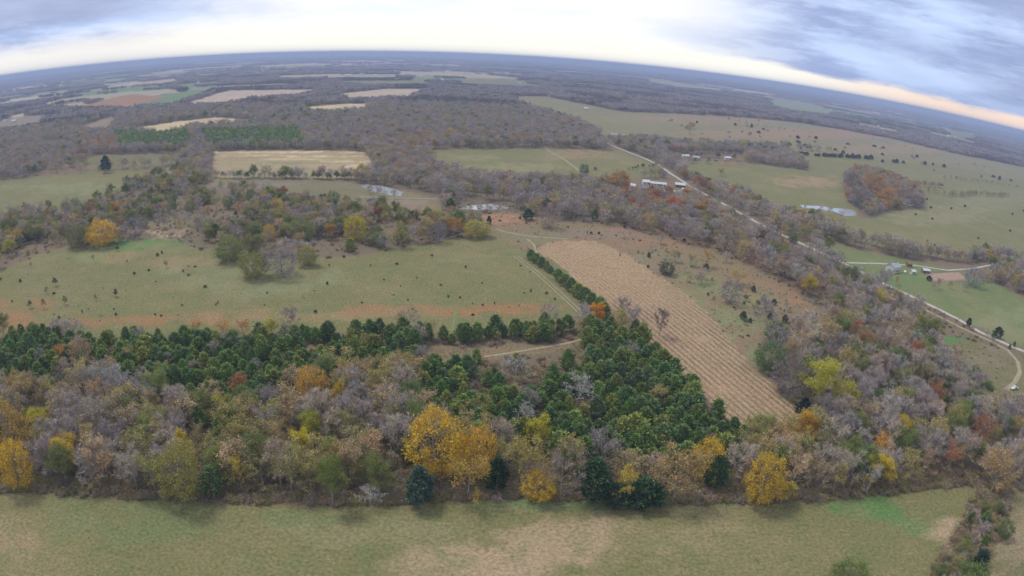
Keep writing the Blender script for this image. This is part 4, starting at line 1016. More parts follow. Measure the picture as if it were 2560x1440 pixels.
for i in range(46):       # thicket and stray small trees on the scrub between corn strip and wood
    u_ = random.random(); cx = 1600 + 400 * u_ + random.gauss(0, 30); cy = 600 + 210 * u_ + random.gauss(0, 22)
    if i % 2: cx = random.gauss(1925, 38); cy = random.gauss(790, 18)
    k_ = random.choice(['bare', 'bare', 'thin', 'cedar', 'green']); hh = random.uniform(14, 42) * (.55 if k_ in ('cedar', 'green') else 1)
    N(cx, cy, k_, hh * .85, hh, jit({'bare': T_BARE[i % 6], 'thin': T_BROWN[i % 7], 'cedar': (.12, .14, .07), 'green': T_GREEN[i % 3]}[k_], RNG), None, 'scrub_trees')
for i in range(16):
    cx = random.uniform(2250, 2560); cy = random.uniform(455, 620)
    N(cx, cy, 'cedar', 6, 6, jit((.10, .09, .06), RNG, .3), None, 'pasture_dots')


def hedge(pts, step, kinds, hr, zone, wide=1):
    P = polyline_world(pts, step); r = RNG
    for (x, y) in P:
        for k in range(wide):
            j = kinds[r.integers(len(kinds))]; h = r.uniform(*hr)
            tint = {'bare': T_BARE, 'thin': T_BROWN, 'green': T_GREEN, 'cedar': T_CEDAR}[j]; tint = jit(tint[r.integers(len(tint))], r)
            if j == 'thin' and r.random() < .15: tint = jit(T_RUST[0], r)
            TREES.append(dict(kind=j, x=x + r.normal() * step * .35, y=y + r.normal() * step * .35, h=h, w=h * (.64 if j == 'cedar' else .82), tint=tint, zone=zone, label=None))


B3 = ['bare', 'bare', 'thin']; MIX = ['bare', 'bare', 'thin', 'green', 'cedar']
hedge([(2320, 480), (2380, 492), (2440, 488), (2520, 492)], 7, ['bare', 'thin', 'thin'], (6, 10), 'hedge', 2)
hedge([(2250, 462), (2300, 466), (2352, 470)], 7, ['thin', 'thin', 'bare'], (8, 11), 'hedge', 2)
hedge([(1650, 285), (1800, 296), (1900, 305), (2010, 322)], 26, ['bare', 'cedar', 'thin'], (4, 9), 'hedge')
hedge([(1820, 300), (1900, 318), (1980, 330)], 16, ['bare', 'cedar', 'thin'], (4, 9), 'hedge')
hedge([(2180, 350), (2330, 385), (2480, 425)], 22, ['bare', 'cedar', 'thin'], (4, 8), 'hedge')
hedge([(2350, 445), (2420, 452), (2500, 462), (2600, 480)], 9, B3, (5, 8), 'hedge')
hedge([(1560, 356), (1600, 350), (1650, 352), (1690, 358)], 12, ['bare', 'green', 'thin'], (8, 12), 'hedge', 2)
hedge([(1940, 385), (1985, 402), (2015, 425)], 7, ['bare', 'green', 'thin'], (7, 10), 'hedge', 2)
hedge([(1680, 395), (1760, 392), (1830, 398)], 8, ['bare', 'green', 'bare', 'thin'], (7, 11), 'hedge', 2)
hedge([(1680, 412), (1740, 408), (1860, 412)], 9, ['bare', 'green', 'bare'], (6, 9), 'hedge', 1)
hedge([(1575, 425), (1600, 420), (1640, 417)], 6, ['cedar', 'green'], (4, 6), 'hedge', 1)
hedge([(530, 443), (600, 447), (700, 447), (850, 448), (940, 452)], 6, ['bare', 'thin', 'green', 'bare'], (6, 10), 'hedge', 2)
hedge([(1085, 432), (1180, 445), (1300, 455), (1440, 462)], 7, B3, (9, 12), 'hedge', 2)
hedge([(2080, 588), (2160, 608), (2260, 632), (2400, 655), (2500, 645), (2600, 660)], 7, ['bare', 'bare', 'thin', 'bare'], (9, 12), 'hedge', 2)
hedge([(1925, 545), (1990, 565), (2060, 588)], 7, ['bare', 'bare', 'thin'], (8, 12), 'hedge', 3)
hedge([(1620, 505), (1700, 515), (1780, 540), (1850, 560)], 6, B3, (8, 12), 'hedge', 3)
hedge([(2170, 705), (2260, 752), (2360, 800)], 8, ['bare', 'bare', 'thin'], (4, 7), 'hedge', 1)
hedge([(2060, 652), (2130, 690), (2180, 712)], 9, ['bare', 'bare', 'cedar'], (4, 8), 'hedge', 1)
hedge([(2380, 808), (2470, 850), (2560, 893)], 9, ['cedar', 'bare', 'bare'], (2.5, 5), 'hedge', 1)
hedge([(1900, 582), (1960, 612), (2060, 655)], 7, ['bare', 'cedar', 'bare'], (5, 8), 'hedge', 1)
hedge([(2330, 722), (2420, 726), (2480, 700), (2560, 740)], 8, ['bare', 'thin'], (5, 9), 'hedge', 1)
hedge([(2480, 668), (2560, 700), (2620, 720)], 7, ['thin', 'green', 'bare'], (8, 12), 'hedge', 3)
hedge([(637, 252), (700, 247), (756, 244)], 14, ['bare', 'cedar'], (9, 12), 'hedge')
hedge([(437, 272), (554, 270), (640, 254)], 14, ['bare', 'cedar'], (8, 11), 'hedge')
hedge([(2460, 835), (2500, 850), (2560, 878)], 6, ['cedar', 'bare', 'bare'], (3, 5), 'hedge')

# keep scattered trees clear of the traced ones
fixed = [t for t in TREES if t.get('fix')]
loose = [t for t in TREES if not t.get('fix')]
if fixed:
    fx = np.array([t['x'] for t in fixed]); fy = np.array([t['y'] for t in fixed]); fw = np.array([t['w'] for t in fixed])
    keep = []
    for t in loose:
        if t['zone'] == 'far': keep.append(t); continue
        d2 = (fx - t['x']) ** 2 + (fy - t['y']) ** 2
        lim = (fw * .42 + t['w'] * .20) ** 2
        if (d2 < lim).any(): continue
        # nothing tall right in front of a traced tree
        dd = np.hypot(t['x'], t['y']); 
        if dd < 420:
            tx, ty = t['x'] / dd, t['y'] / dd
            al = (fx * tx + fy * ty) - dd; ac = np.abs(-fx * ty + fy * tx)
            if ((al > 0) & (al < fw * .5 + 2) & (ac < fw * .38)).any(): continue
        keep.append(t)
    loose = keep
TREES = fixed + loose

# ------------------------------------------------------------------ place the trees: the 300 nearest of each kind one by one, the rest as masses
KINDNAME = {'bare': ('bare_tree', 'bare tree'), 'thin': ('autumn_tree', 'tree'), 'full': ('yellow_tree', 'tree'), 'green': ('green_tree', 'tree'), 'cedar': ('cedar_tree', 'cedar'), 'dead': ('pale_dead_tree', 'tree'), 'bush': ('shrub', 'shrub')}
ZONE_TEXT = {
    'front_wood': 'in the near wood', 'cedar_left': 'in the long cedar band', 'cedar_main': 'in the cedar grove', 'cedar_row': 'in the clearing cedar row',
    'right_wood': 'in the right wood', 'thicket': 'in the corner thicket', 'creek_left': 'in the creek wood',
    'wood': 'in the farther woods', 'cedar_hedge': 'in the rutside row', 'meadow_young': 'alone on the big meadow', 'dots': 'on the big meadow', 'dots_scrub': 'on the red scrubland',
    'cedar_line': 'in the far pasture line', 'pasture_far': 'scattered on the far pasture', 'pasture_dots': 'on the far green pasture', 'hedge': 'in a field hedgerow', 'pond_side': 'on a pond bank', 'scrub_trees': 'on the scrubland',
    'woodlot': 'in the pond woodlot', 'farm_wood': 'around the farmstead', 'russet_wood': 'in the russet wood', 'russet_wood2': 'in the far russet wood',
    'pine': 'in the far dark stand', 'pine2': 'in the far dark stand'}
LAND = [(t['x'], t['y'], s) for t in fixed if t['label'] for s in [None] if False]
LANDMARKS = []
for (lx, ly, s) in [(58, 1218, 'ragged golden tree'), (462, 1250, 'pale-trunked olive tree'), (605, 1225, 'slender yellow tree'), (832, 1264, 'yellow-green edge tree'), (758, 1160, 'lemon yellow tree'), (785, 1020, 'tall orange-gold tree'), (1082, 1205, 'huge golden crown'), (1050, 1256, 'blue-green edge cedar'),
                    (1345, 1246, 'low golden tree'), (1558, 1258, 'sparse pale yellow tree'), (1758, 1205, 'round golden tree'), (1893, 1258, 'large golden edge tree'), (2035, 1012, 'yellow-green pair'), (1920, 925, 'broad green tree'), (2190, 1165, 'bright orange tree'), (2325, 1030, 'red-brown tree'), (2440, 1130, 'large russet tree'),
                    (2165, 1235, 'white-limbed tree'), (2362, 1190, 'russet orange tree'), (1345, 1125, 'yellow-green grove tree'), (1440, 1020, 'pale bare grove tree'), (1490, 812, 'row-end orange tree'), (1648, 840, 'lone stubble tree'), (680, 845, 'cedar band yellow tree'), (215, 945, 'pinkish tan tree'),
                    (1290, 960, 'clearing'), (257, 614, 'big round golden tree'), (577, 652, 'round green tree'), (705, 690, 'meadow clump'), (890, 600, 'yellow creek tree'), (1190, 592, 'golden-olive tree'), (1320, 550, 'cone-shaped cedar'), (1690, 470, 'farmstead'), (2180, 492, 'pond woodlot'), (2230, 672, 'white farmhouse'),
                    (2370, 690, 'dirt corral'), (2470, 1300, 'corner thicket'), (2535, 972, 'white truck'), (1825, 758, 'bare purple tree'), (2080, 645, 'gravel road'), (950, 475, 'far pond'), (60, 960, 'first cedar stand'), (350, 885, 'long cedar band'), (2245, 985, 'olive rounded tree'), (2135, 860, 'reddish thin tree')]:
    a, b, _ = ground(lx, ly); LANDMARKS.append((a, b, s))


def colour_word(kind, c):
    r, g, b = c; lum = .3 * r + .6 * g + .1 * b
    if kind == 'bare': return ('pale ' if lum > .235 else 'dark ' if lum < .195 else '') + ('grey' if b > r * .93 else 'purple-grey' if b > r * .85 else 'brown-grey')
    if kind == 'dead': return 'whitish bare'
    if kind in ('cedar', 'bush'):
        if r > g: return 'dull brown-green'
        return ('light ' if lum > .105 else 'dark ' if lum < .088 else '') + ('blue-green' if b > r * .95 else 'green')
    if r > 1.9 * g: return 'russet'
    if r > 1.45 * g: return 'orange' if r > .4 else 'brown'
    if r > .45: return 'yellow'
    if r > 1.12 * g: return 'tan brown' if r > .29 else 'olive brown'
    return 'olive green' if r > g * .9 else 'green'


def size_word(t):
    if t['kind'] in ('bush',): return 'small'
    h = t['h']
    return 'tiny' if h < 2.2 else 'low' if h < 5 else 'medium' if h < 9 else 'tall' if h < 12 else 'very tall'


def label_for(t):
    if t['label']: return t['label']
    if t['kind'] == 'cedar': sp = 'evergreen'
    elif t['kind'] == 'bare': sp = 'bare tree'
    elif t['kind'] == 'bush': sp = 'shrub'
    else: sp = 'thin-leaved tree' if t['kind'] == 'thin' else 'leafy tree'
    best = min(LANDMARKS, key=lambda L: (L[0] - t['x']) ** 2 + (L[1] - t['y']) ** 2)
    dx, dy = t['x'] - best[0], t['y'] - best[1]; dist = math.hypot(dx, dy); d = math.hypot(t['x'], t['y'])
    radial = (dx * t['x'] + dy * t['y']) / d
    if radial > dist * .55: rel = 'behind'
    elif radial < -dist * .55: rel = 'before'
    else: rel = 'beside'
    if dist > 45: rel = 'well ' + rel if rel != 'beside' else 'away from'
    sz = size_word(t); sz = '' if sz == 'medium' else sz + ' '
    lab = f"{sz}{colour_word(t['kind'], t['tint'])} {sp} {ZONE_TEXT.get(t['zone'], 'nearby')}, {rel} the {best[2]}"
    if len(lab.split()) > 14: lab = lab.replace('well ', '').replace('thin-leaved tree', 'tree')
    if len(lab.split()) > 14 and sz: lab = lab[len(sz):]
    return lab


def in_view(t):
    px, py = to_px(np.array(t['x']), np.array(t['y']), np.array(float(height(t['x'], t['y']))))
    return -20 < px < 2580 and py < 1500


def place(t, i):
    k = t['kind']; pk = {'green': 'full'}.get(k, k)
    if pk == 'full' and t['w'] > 9.5: pk = 'big'
    if t['zone'] == 'mid' and t['label'] and t['h'] < 1.25 * t['w']: pk = {'full': 'round', 'big': 'round', 'bare': 'roundbare'}.get(pk, pk)
    if t['zone'] == 'front' and k == 'full' and t['w'] > 9: pk = 'round'
    if t['zone'] == 'creek_left' and i % 2: pk = {'full': 'round', 'big': 'round', 'bare': 'roundbare'}.get(pk, pk)
    V = PARTS[pk]; tm, cm, jm, Hh, Ww = V[i % len(V)]
    nm, cat = KINDNAME[k]
    root = bpy.data.objects.new(nm, None); COL.objects.link(root)
    root.location = (t['x'], t['y'], float(height(t['x'], t['y'])) - .05)
    s = t['h'] / Hh; w = t['w'] / Ww
    root.scale = (w, w, s); root.rotation_euler[2] = (i * 2.399) % 6.283; root.empty_display_size = .5
    tag(root, t['_label'], cat, t['_group'])
    for nm2, me in (('trunk', tm), ('crown', cm)):
        if k == 'bush' and nm2 == 'trunk': nm2 = 'stem'
        if k == 'cedar' and nm2 == 'trunk' and t['h'] < 3: continue
        c = bpy.data.objects.new(nm2, me); COL.objects.link(c); c.parent = root
        c['tint'] = [float(v) for v in t['tint']]
    return root


def gn_scatter(name, items, kinds, label):
    """one object holding a whole mass of trees: a point per tree, prototypes instanced on them"""
    if not items: return
    coll = bpy.data.collections.new('protos_' + name); names = []
    off = {}
    cnt = 0
    for k in kinds:
        off[k] = (cnt, len(PARTS[k]))
        for j, p in enumerate(PARTS[k]):
            o = bpy.data.objects.new('%03d' % cnt, p[2]); coll.objects.link(o); cnt += 1
    n = len(items)
    P = np.array([(t['x'], t['y'], 0) for t in items]); P[:, 2] = height(P[:, 0], P[:, 1]) - .05
    me = bpy.data.meshes.new(name); me.vertices.add(n); me.vertices.foreach_set('co', P.astype(np.float32).ravel())
    ids = np.zeros(n, np.int32); sc = np.zeros((n, 3), np.float32); tn = np.zeros((n, 3), np.float32)
    r = np.random.default_rng(len(items))
    for i, t in enumerate(items):
        o0, m = off[t['pk']]; j = int(r.integers(m)); p = PARTS[t['pk']][j]; ids[i] = o0 + j
        w = t['w'] / p[4]; sc[i] = (w, w, t['h'] / p[3]); tn[i] = t['tint']
    for an, ty, data, key in (('pick', 'INT', ids, 'value'), ('scl', 'FLOAT_VECTOR', sc.ravel(), 'vector'), ('tint', 'FLOAT_VECTOR', tn.ravel(), 'vector'), ('rot', 'FLOAT', r.uniform(0, 6.28, n).astype(np.float32), 'value')):
        a = me.attributes.new(an, ty, 'POINT'); a.data.foreach_set(key, data)
    o = bpy.data.objects.new(name, me); COL.objects.link(o)
    tag(o, label, None, None, 'stuff'); o['category'] = 'woodland' if 'wood' in name or 'stand' in name else 'plants'
    ng = bpy.data.node_groups.new('scatter_' + name, 'GeometryNodeTree')
    ng.interface.new_socket('Geometry', in_out='INPUT', socket_type='NodeSocketGeometry')
    ng.interface.new_socket('Geometry', in_out='OUTPUT', socket_type='NodeSocketGeometry')
    nn = ng.nodes; L = ng.links
    gi = nn.new('NodeGroupInput'); go = nn.new('NodeGroupOutput')
    m2p = nn.new('GeometryNodeMeshToPoints'); iop = nn.new('GeometryNodeInstanceOnPoints')
    ci = nn.new('GeometryNodeCollectionInfo'); ci.inputs['Collection'].default_value = coll
    ci.inputs['Separate Children'].default_value = True; ci.inputs['Reset Children'].default_value = True

    def attr(nm, ty):
        a = nn.new('GeometryNodeInputNamedAttribute'); a.data_type = ty; a.inputs[0].default_value = nm; return a.outputs[0]
    L.new(gi.outputs[0], m2p.inputs[0]); L.new(m2p.outputs[0], iop.inputs['Points'])
    L.new(ci.outputs[0], iop.inputs['Instance']); iop.inputs['Pick Instance'].default_value = True
    L.new(attr('pick', 'INT'), iop.inputs['Instance Index']); L.new(attr('scl', 'FLOAT_VECTOR'), iop.inputs['Scale'])
    cb = nn.new('ShaderNodeCombineXYZ'); L.new(attr('rot', 'FLOAT'), cb.inputs[2])
    er = nn.new('FunctionNodeEulerToRotation'); L.new(cb.outputs[0], er.inputs[0]); L.new(er.outputs[0], iop.inputs['Rotation'])
    L.new(iop.outputs[0], go.inputs[0])
    md = o.modifiers.new('scatter', 'NODES'); md.node_group = ng
    return o


indiv = []; rest = []
for k in ('bare', 'thin', 'full', 'green', 'cedar', 'dead', 'bush'):
    L = [t for t in TREES if t['kind'] == k]
    fx_ = [t for t in L if t.get('fix')]; lo = sorted([t for t in L if not t.get('fix') and in_view(t)], key=lambda t: math.hypot(t['x'], t['y']))
    take = lo[:max(0, 300 - len(fx_))]
    if k == 'full': take = lo[:200]
    ids_ = set(id(t) for t in fx_ + take)
    indiv += fx_ + take
    rest += [t for t in L if id(t) not in ids_]
rest += [t for t in TREES if t['kind'] in ('clump', 'conifer_clump')]
ORD = ['first', 'second', 'third', 'fourth', 'fifth', 'sixth', 'seventh', 'eighth', 'ninth', 'tenth', 'eleventh', 'twelfth', 'thirteenth', 'fourteenth', 'fifteenth', 'sixteenth', 'seventeenth', 'eighteenth', 'nineteenth', 'twentieth']
ORD += ['twenty-' + o for o in ORD[:9]] + ['thirtieth'] + ['thirty-' + o for o in ORD[:9]] + ['fortieth']
for zn, lab in (('cedar_hedge', 'cedar from the far end of the row beside the wheel ruts'), ('cedar_line', 'cedar from the farmstead end of the broken line across the far pasture')):
    L = [t for t in indiv if t['zone'] == zn]
    for i, t in enumerate(L):
        if i < 13: t['label'] = ORD[i] + ' ' + lab
        elif zn == 'cedar_line' and i >= len(L) - 13: t['label'] = ORD[len(L) - 1 - i] + ' cedar from the far right end of the broken pasture line'
        else: t['label'] = None
by = {}
for t in indiv:
    t['_label'] = label_for(t); by.setdefault(t['_label'], []).append(t)
count = {}
for lab, L in by.items():
    if 1 < len(L):      # tell look-alikes apart by counting away from the landmark their label names
        lm = next(q for q in LANDMARKS if lab.endswith('the ' + q[2]))
        L.sort(key=lambda t: (t['x'] - lm[0]) ** 2 + (t['y'] - lm[1]) ** 2)
        for i, t in enumerate(L[:40]): t['_label'] = ('nearest ' if i == 0 else ORD[i] + ' nearest ') + lab
        
for t in indiv:
    if len(t['_label'].split()) > 16: t['_label'] = t['_label'].replace('thin-leaved tree', 'tree').replace('medium ', '').replace('very tall ', 'tall ').replace('bare tree', 'bare')
    if len(t['_label'].split()) > 16:
        t['_label'] = t['_label'].replace('in the long ', 'in the ').replace('in the big ', 'in the ').replace('some way ', '')
    if len(t['_label'].split()) > 16: t['_label'] = t['_label'].replace(' ' + ZONE_TEXT.get(t['zone'], '#'), '').replace(' in the cedar band', '').replace(' in the wood,', ',')
for t in indiv: count[t['_label']] = count.get(t['_label'], 0) + 1
GROUPTXT = {'bare': 'bare trees', 'thin': 'autumn trees', 'full': 'yellow trees', 'green': 'green trees', 'cedar': 'evergreens', 'dead': 'pale bare trees', 'bush': 'shrubs'}
for i, t in enumerate(indiv):
    t['_group'] = None if t['label'] else GROUPTXT[t['kind']] + ' ' + ZONE_TEXT.get(t['zone'], 'nearby')
    if not t['label'] and count[t['_label']] > 1: t['_group'] += ': ' + t['_label'].split(' in ')[0]
    place(t, i)
for t in rest:
    d = math.hypot(t['x'], t['y']); k = t['kind']
    pk = {'green': 'full'}.get(k, k)
    if pk in ('bare', 'thin', 'full', 'cedar') and d > 520: pk += '_lo'
    t['pk'] = pk
def sel(f): return [t for t in rest if f(t)]
gn_scatter('bare_woodland', sel(lambda t: t['pk'] in ('bare', 'bare_lo', 'dead')), ['bare', 'bare_lo', 'dead'], 'mass of bare grey trees in the woods beyond the meadows')
gn_scatter('autumn_woodland', sel(lambda t: t['pk'] in ('thin', 'thin_lo')), ['thin', 'thin_lo'], 'mass of brown and tan leaved trees in the farther woods')
gn_scatter('green_woodland', sel(lambda t: t['pk'] in ('full', 'full_lo', 'bush')), ['full', 'full_lo', 'bush'], 'green and yellow leaved trees mixed into the farther woods')
gn_scatter('evergreen_stand', sel(lambda t: t['pk'] in ('cedar', 'cedar_lo')), ['cedar', 'cedar_lo'], 'dark evergreens massed in the far stands and cedar bands')
gn_scatter('distant_woodland', sel(lambda t: t['pk'] in ('clump', 'conifer_clump')), ['clump', 'conifer_clump'], 'distant blue-grey woods reaching to the horizon')
print('TREES', len(TREES), 'individual', len(indiv), 'rest', len(rest), 'labels', len(count), 'clumps', sum(t['pk'].endswith('clump') for t in rest))

# undergrowth: brush on the wood floors and rough ground near the camera, joined by instancing
def brush():
    r = np.random.default_rng(3); n = 44000
    a = r.uniform(-1.0, 1.0, n); d = np.sqrt(np.where(r.random(n) < .5, r.uniform(120 ** 2, 235 ** 2, n), r.uniform(60 ** 2, 520 ** 2, n))); X = d * np.sin(a); Y = d * np.cos(a)
    idx, px, py = cover_at(X, Y, False)
    nm = np.array([f[0] for f in FIELDS] + ['', ''], dtype='<U20')
    name = np.where(idx < 0, 'wood', nm[np.clip(idx, 0, len(FIELDS))])
    keep = (name == 'wood') & (r.random(n) < np.where(d < 260, 1.0, .35)) | (np.isin(name, ['scrubland', 'clearing']) & (r.random(n) < .30)) | ((name == 'left_meadow') & (r.random(n) < .004))
    keep &= ~near_road(X, Y, .5)
    items = []
    for i in np.nonzero(keep)[0]:
        pk = 'bush' if r.random() < .45 else 'barebush'; h = r.uniform(1.0, 2.6) * (1 if name[i] == 'wood' else .5)
        c = [(.36, .27, .15), (.30, .27, .11), (.38, .28, .18), (.33, .28, .23)][int(r.integers(4))]
        items.append(dict(x=X[i], y=Y[i], h=h, w=h * r.uniform(1.1, 1.7), tint=jit(c, r, .2), pk=pk))
    gn_scatter('undergrowth', items, ['bush', 'barebush'], 'brown brush and low undergrowth on the wood floors')


brush()

# ------------------------------------------------------------------ roads, tracks, ponds
def road_mat(name, a, b, rough=.95):
    def f(t, bs):
        g = t.new('ShaderNodeNewGeometry'); P = g.outputs['Position']
        c = t.mix(t.ss(t.noise(P, .5, 5, .7), .35, .65), a, b)
        t.l.new(c, bs.inputs['Base Color'])
    return mat(name, f, rough)


M_ROAD = road_mat('gravel', (.36, .34, .31), (.50, .47, .43))
M_TRACK = road_mat('dirt_track', (.27, .23, .15), (.36, .31, .21))
M_BANK = road_mat('pond_bank', (.17, .14, .09), (.24, .20, .13))
M_MOWN = road_mat('mown', (.15, .20, .085), (.18, .215, .10))


def water_build(t, b):
    g = t.new('ShaderNodeNewGeometry')
    n = t.noise(g.outputs['Position'], .8, 3)
    c = t.mix(n, (.24, .26, .27), (.50, .53, .56)); t.l.new(c, b.inputs['Base Color'])  # pale patches in the base colour stand in for reflected sky
    b.inputs['Roughness'].default_value = .06; b.inputs['Specular IOR Level'].default_value = 1.0; b.inputs['IOR'].default_value = 1.6
    bp = t.new('ShaderNodeBump'); bp.inputs['Strength'].default_value = .12; bp.inputs['Distance'].default_value = .1
    t.l.new(t.noise(g.outputs['Position'], 2.5, 3), bp.inputs['Height']); t.l.new(bp.outputs[0], b.inputs['Normal'])


M_WATER = mat('pond_water', water_build, .06)


def ribbon(name, P, w, m, lift):
    P = np.array(P); n = len(P)
    T = np.gradient(P, axis=0); T /= np.linalg.norm(T, axis=1)[:, None] + 1e-9
    Nn = np.stack([-T[:, 1], T[:, 0]], 1); r = np.random.default_rng(n)
    prof = np.array([-1, -.55, 0, .55, 1]) * w / 2; rise = np.array([0, .05, .09, .05, 0])
    V = []
    for j in range(5):
        wob = 1 + (r.uniform(-.12, .12, n) if j in (0, 4) else 0)
        q = P + Nn * (prof[j] * wob)[:, None] if j in (0, 4) else P + Nn * prof[j]
        V.append(np.column_stack([q, height(q[:, 0], q[:, 1]) + lift + rise[j]]))
    V = np.concatenate(V); F = []
    for j in range(4):
        a = np.arange(n - 1) + j * n
        F.append(np.stack([a, a + 1, a + 1 + n, a + n], 1))
    me = make_mesh(name, V, np.concatenate(F)[:, ::-1], [m], smooth=True)
    o = bpy.data.objects.new(name, me); COL.objects.link(o); tag(o, kind='structure'); return o


for i, (nm, kd, w, P) in enumerate(ROAD_W):
    d = float(np.hypot(*P.mean(0)))
    ribbon(nm, P, w, M_ROAD if kd == 'road' else M_TRACK, .05 + .005 * i + (.6 if d > 1500 else 0))
for i, (nm, w, pts) in enumerate(FAINT): ribbon(nm, polyline_world(pts), w, M_MOWN, .015 + .004 * i)
for i, P in enumerate(POND_W):
    c = P.mean(0); n = len(P) - 1; Q = P[:-1]
    wob = 1 + .05 * np.sin(np.arange(n) * .9)[:, None]
    Q = c + (Q - c) * wob
    V = np.concatenate([np.column_stack([Q, np.full(n, .12)]), [[c[0], c[1], .12]]])
    F = np.array([(k, (k + 1) % n, n) for k in range(n)])
    me = make_mesh('pond', V, F, [M_WATER]); o = bpy.data.objects.new('pond', me); COL.objects.link(o); tag(o, kind='structure')
    Qo = c + (Q - c) * 1.03 + (Q - c) / (np.linalg.norm(Q - c, axis=1)[:, None]) * .6
    V = np.concatenate([np.column_stack([Qo, np.full(n, .02)]), np.column_stack([c + (Q - c) * .99, np.full(n, .10)])])
    F = np.array([(k, (k + 1) % n, n + (k + 1) % n, n + k) for k in range(n)])
    me = make_mesh('pond_bank', V, F, [M_BANK]); o = bpy.data.objects.new('pond_bank', me); COL.objects.link(o); tag(o, kind='structure')

# ------------------------------------------------------------------ buildings and vehicles
M_WHITE = flat_mat('white_paint', (.62, .62, .60), .6, .2, .6)
M_METAL = flat_mat('pale_sheet_roof', (.55, .57, .60), .5, .25, .5)
M_GREYROOF = flat_mat('grey_shingle_roof', (.36, .37, .39), .85, .15, 1.2)
M_BLUE = flat_mat('blue_sheet', (.18, .30, .52), .5, .1, .5)
M_BROWNW = flat_mat('brown_timber', (.24, .15, .10), .85, .2, 1.0)
M_DARK = flat_mat('dark_glass', (.03, .035, .045), .2, .1, 1)
M_TYRE = flat_mat('tyre_rubber', (.03, .03, .03), .9, .1, 1)
M_POST = flat_mat('weathered_post', (.28, .24, .20), .9, .2, 2)
M_RED = flat_mat('red_paint', (.42, .07, .05), .5, .1, 1)
M_SILVER = flat_mat('silver_paint', (.45, .47, .5), .35, .05, 1)


class Box:
    def __init__(s): s.v = []; s.f = []
    def box(s, x0, x1, y0, y1, z0, z1):
        n = len(s.v); s.v += [(x0, y0, z0), (x1, y0, z0), (x1, y1, z0), (x0, y1, z0), (x0, y0, z1), (x1, y0, z1), (x1, y1, z1), (x0, y1, z1)]
        s.f += [(n, n + 3, n + 2, n + 1), (n + 4, n + 5, n + 6, n + 7), (n, n + 1, n + 5, n + 4), (n + 1, n + 2, n + 6, n + 5), (n + 2, n + 3, n + 7, n + 6), (n + 3, n, n + 4, n + 7)]
    def make(s, name, m, parent, loc=(0, 0, 0)):
        me = bpy.data.meshes.new(name); me.from_pydata(s.v, [], s.f); me.materials.append(m); me.update()
        o = bpy.data.objects.new(name, me); COL.objects.link(o); o.parent = parent; o.location = loc; return o


def empty(name, x, y, z, rot=0):
    o = bpy.data.objects.new(name, None); COL.objects.link(o); o.location = (x, y, z); o.rotation_euler[2] = rot; return o


def building(px, py, L, Wd, Hh, roof, wall, yaw, label, name='farm_building', cat='building', windows=2, chimney=False, group=None, door=True):
    x, y, z = ground(px, py); r = empty(name, x, y, z, math.radians(yaw)); tag(r, label, cat, group)
    rh = Wd * .28
    b = Box(); n = 0
    b.v = [(-L / 2, -Wd / 2, -.5), (L / 2, -Wd / 2, -.5), (L / 2, Wd / 2, -.5), (-L / 2, Wd / 2, -.5), (-L / 2, -Wd / 2, Hh), (L / 2, -Wd / 2, Hh), (L / 2, Wd / 2, Hh), (-L / 2, Wd / 2, Hh), (-L / 2, 0, Hh + rh), (L / 2, 0, Hh + rh)]
    b.f = [(0, 1, 5, 4), (2, 3, 7, 6), (1, 2, 6, 9, 5), (3, 0, 4, 8, 7), (0, 3, 2, 1)]
    b.make('wall', wall, r)
    o = .45; e = rh * o / (Wd / 2)
    rb = Box(); t = .14
    rb.v = [(-L / 2 - o, -Wd / 2 - o, Hh - e), (L / 2 + o, -Wd / 2 - o, Hh - e), (L / 2 + o, 0, Hh + rh), (-L / 2 - o, 0, Hh + rh), (L / 2 + o, Wd / 2 + o, Hh - e), (-L / 2 - o, Wd / 2 + o, Hh - e)]
    rb.v += [(a, c, d + t) for a, c, d in rb.v]
    rb.f = [(0, 1, 2, 3), (3, 2, 4, 5), (9, 8, 7, 6), (11, 10, 8, 9), (0, 6, 7, 1), (4, 10, 11, 5), (1, 7, 8, 2), (2, 8, 10, 4), (0, 3, 9, 6), (3, 5, 11, 9)]
    ro = rb.make('roof', roof, r)
    if chimney:
        c = Box(); c.box(-.4, .4, -.4, .4, 0, 1.6); c.make('chimney', M_BROWNW, ro, (L * .2, 0, Hh + rh - .5))
    for side in (-1, 1):
        for k in range(windows):
            wx = -L / 2 + L * (k + .5) / windows
            if door and side == -1 and k == windows // 2:
                d = Box(); d.box(-.6, .6, -.06, .06, 0, 2.1); d.make('door', M_BROWNW, r, (wx + 1.6 if windows > 1 else wx, side * Wd / 2, 0))
            w = Box(); w.box(-.55, .55, -.05, .05, 0, 1.2); w.make('window', M_DARK, r, (wx, side * Wd / 2, 1.1))
    return r


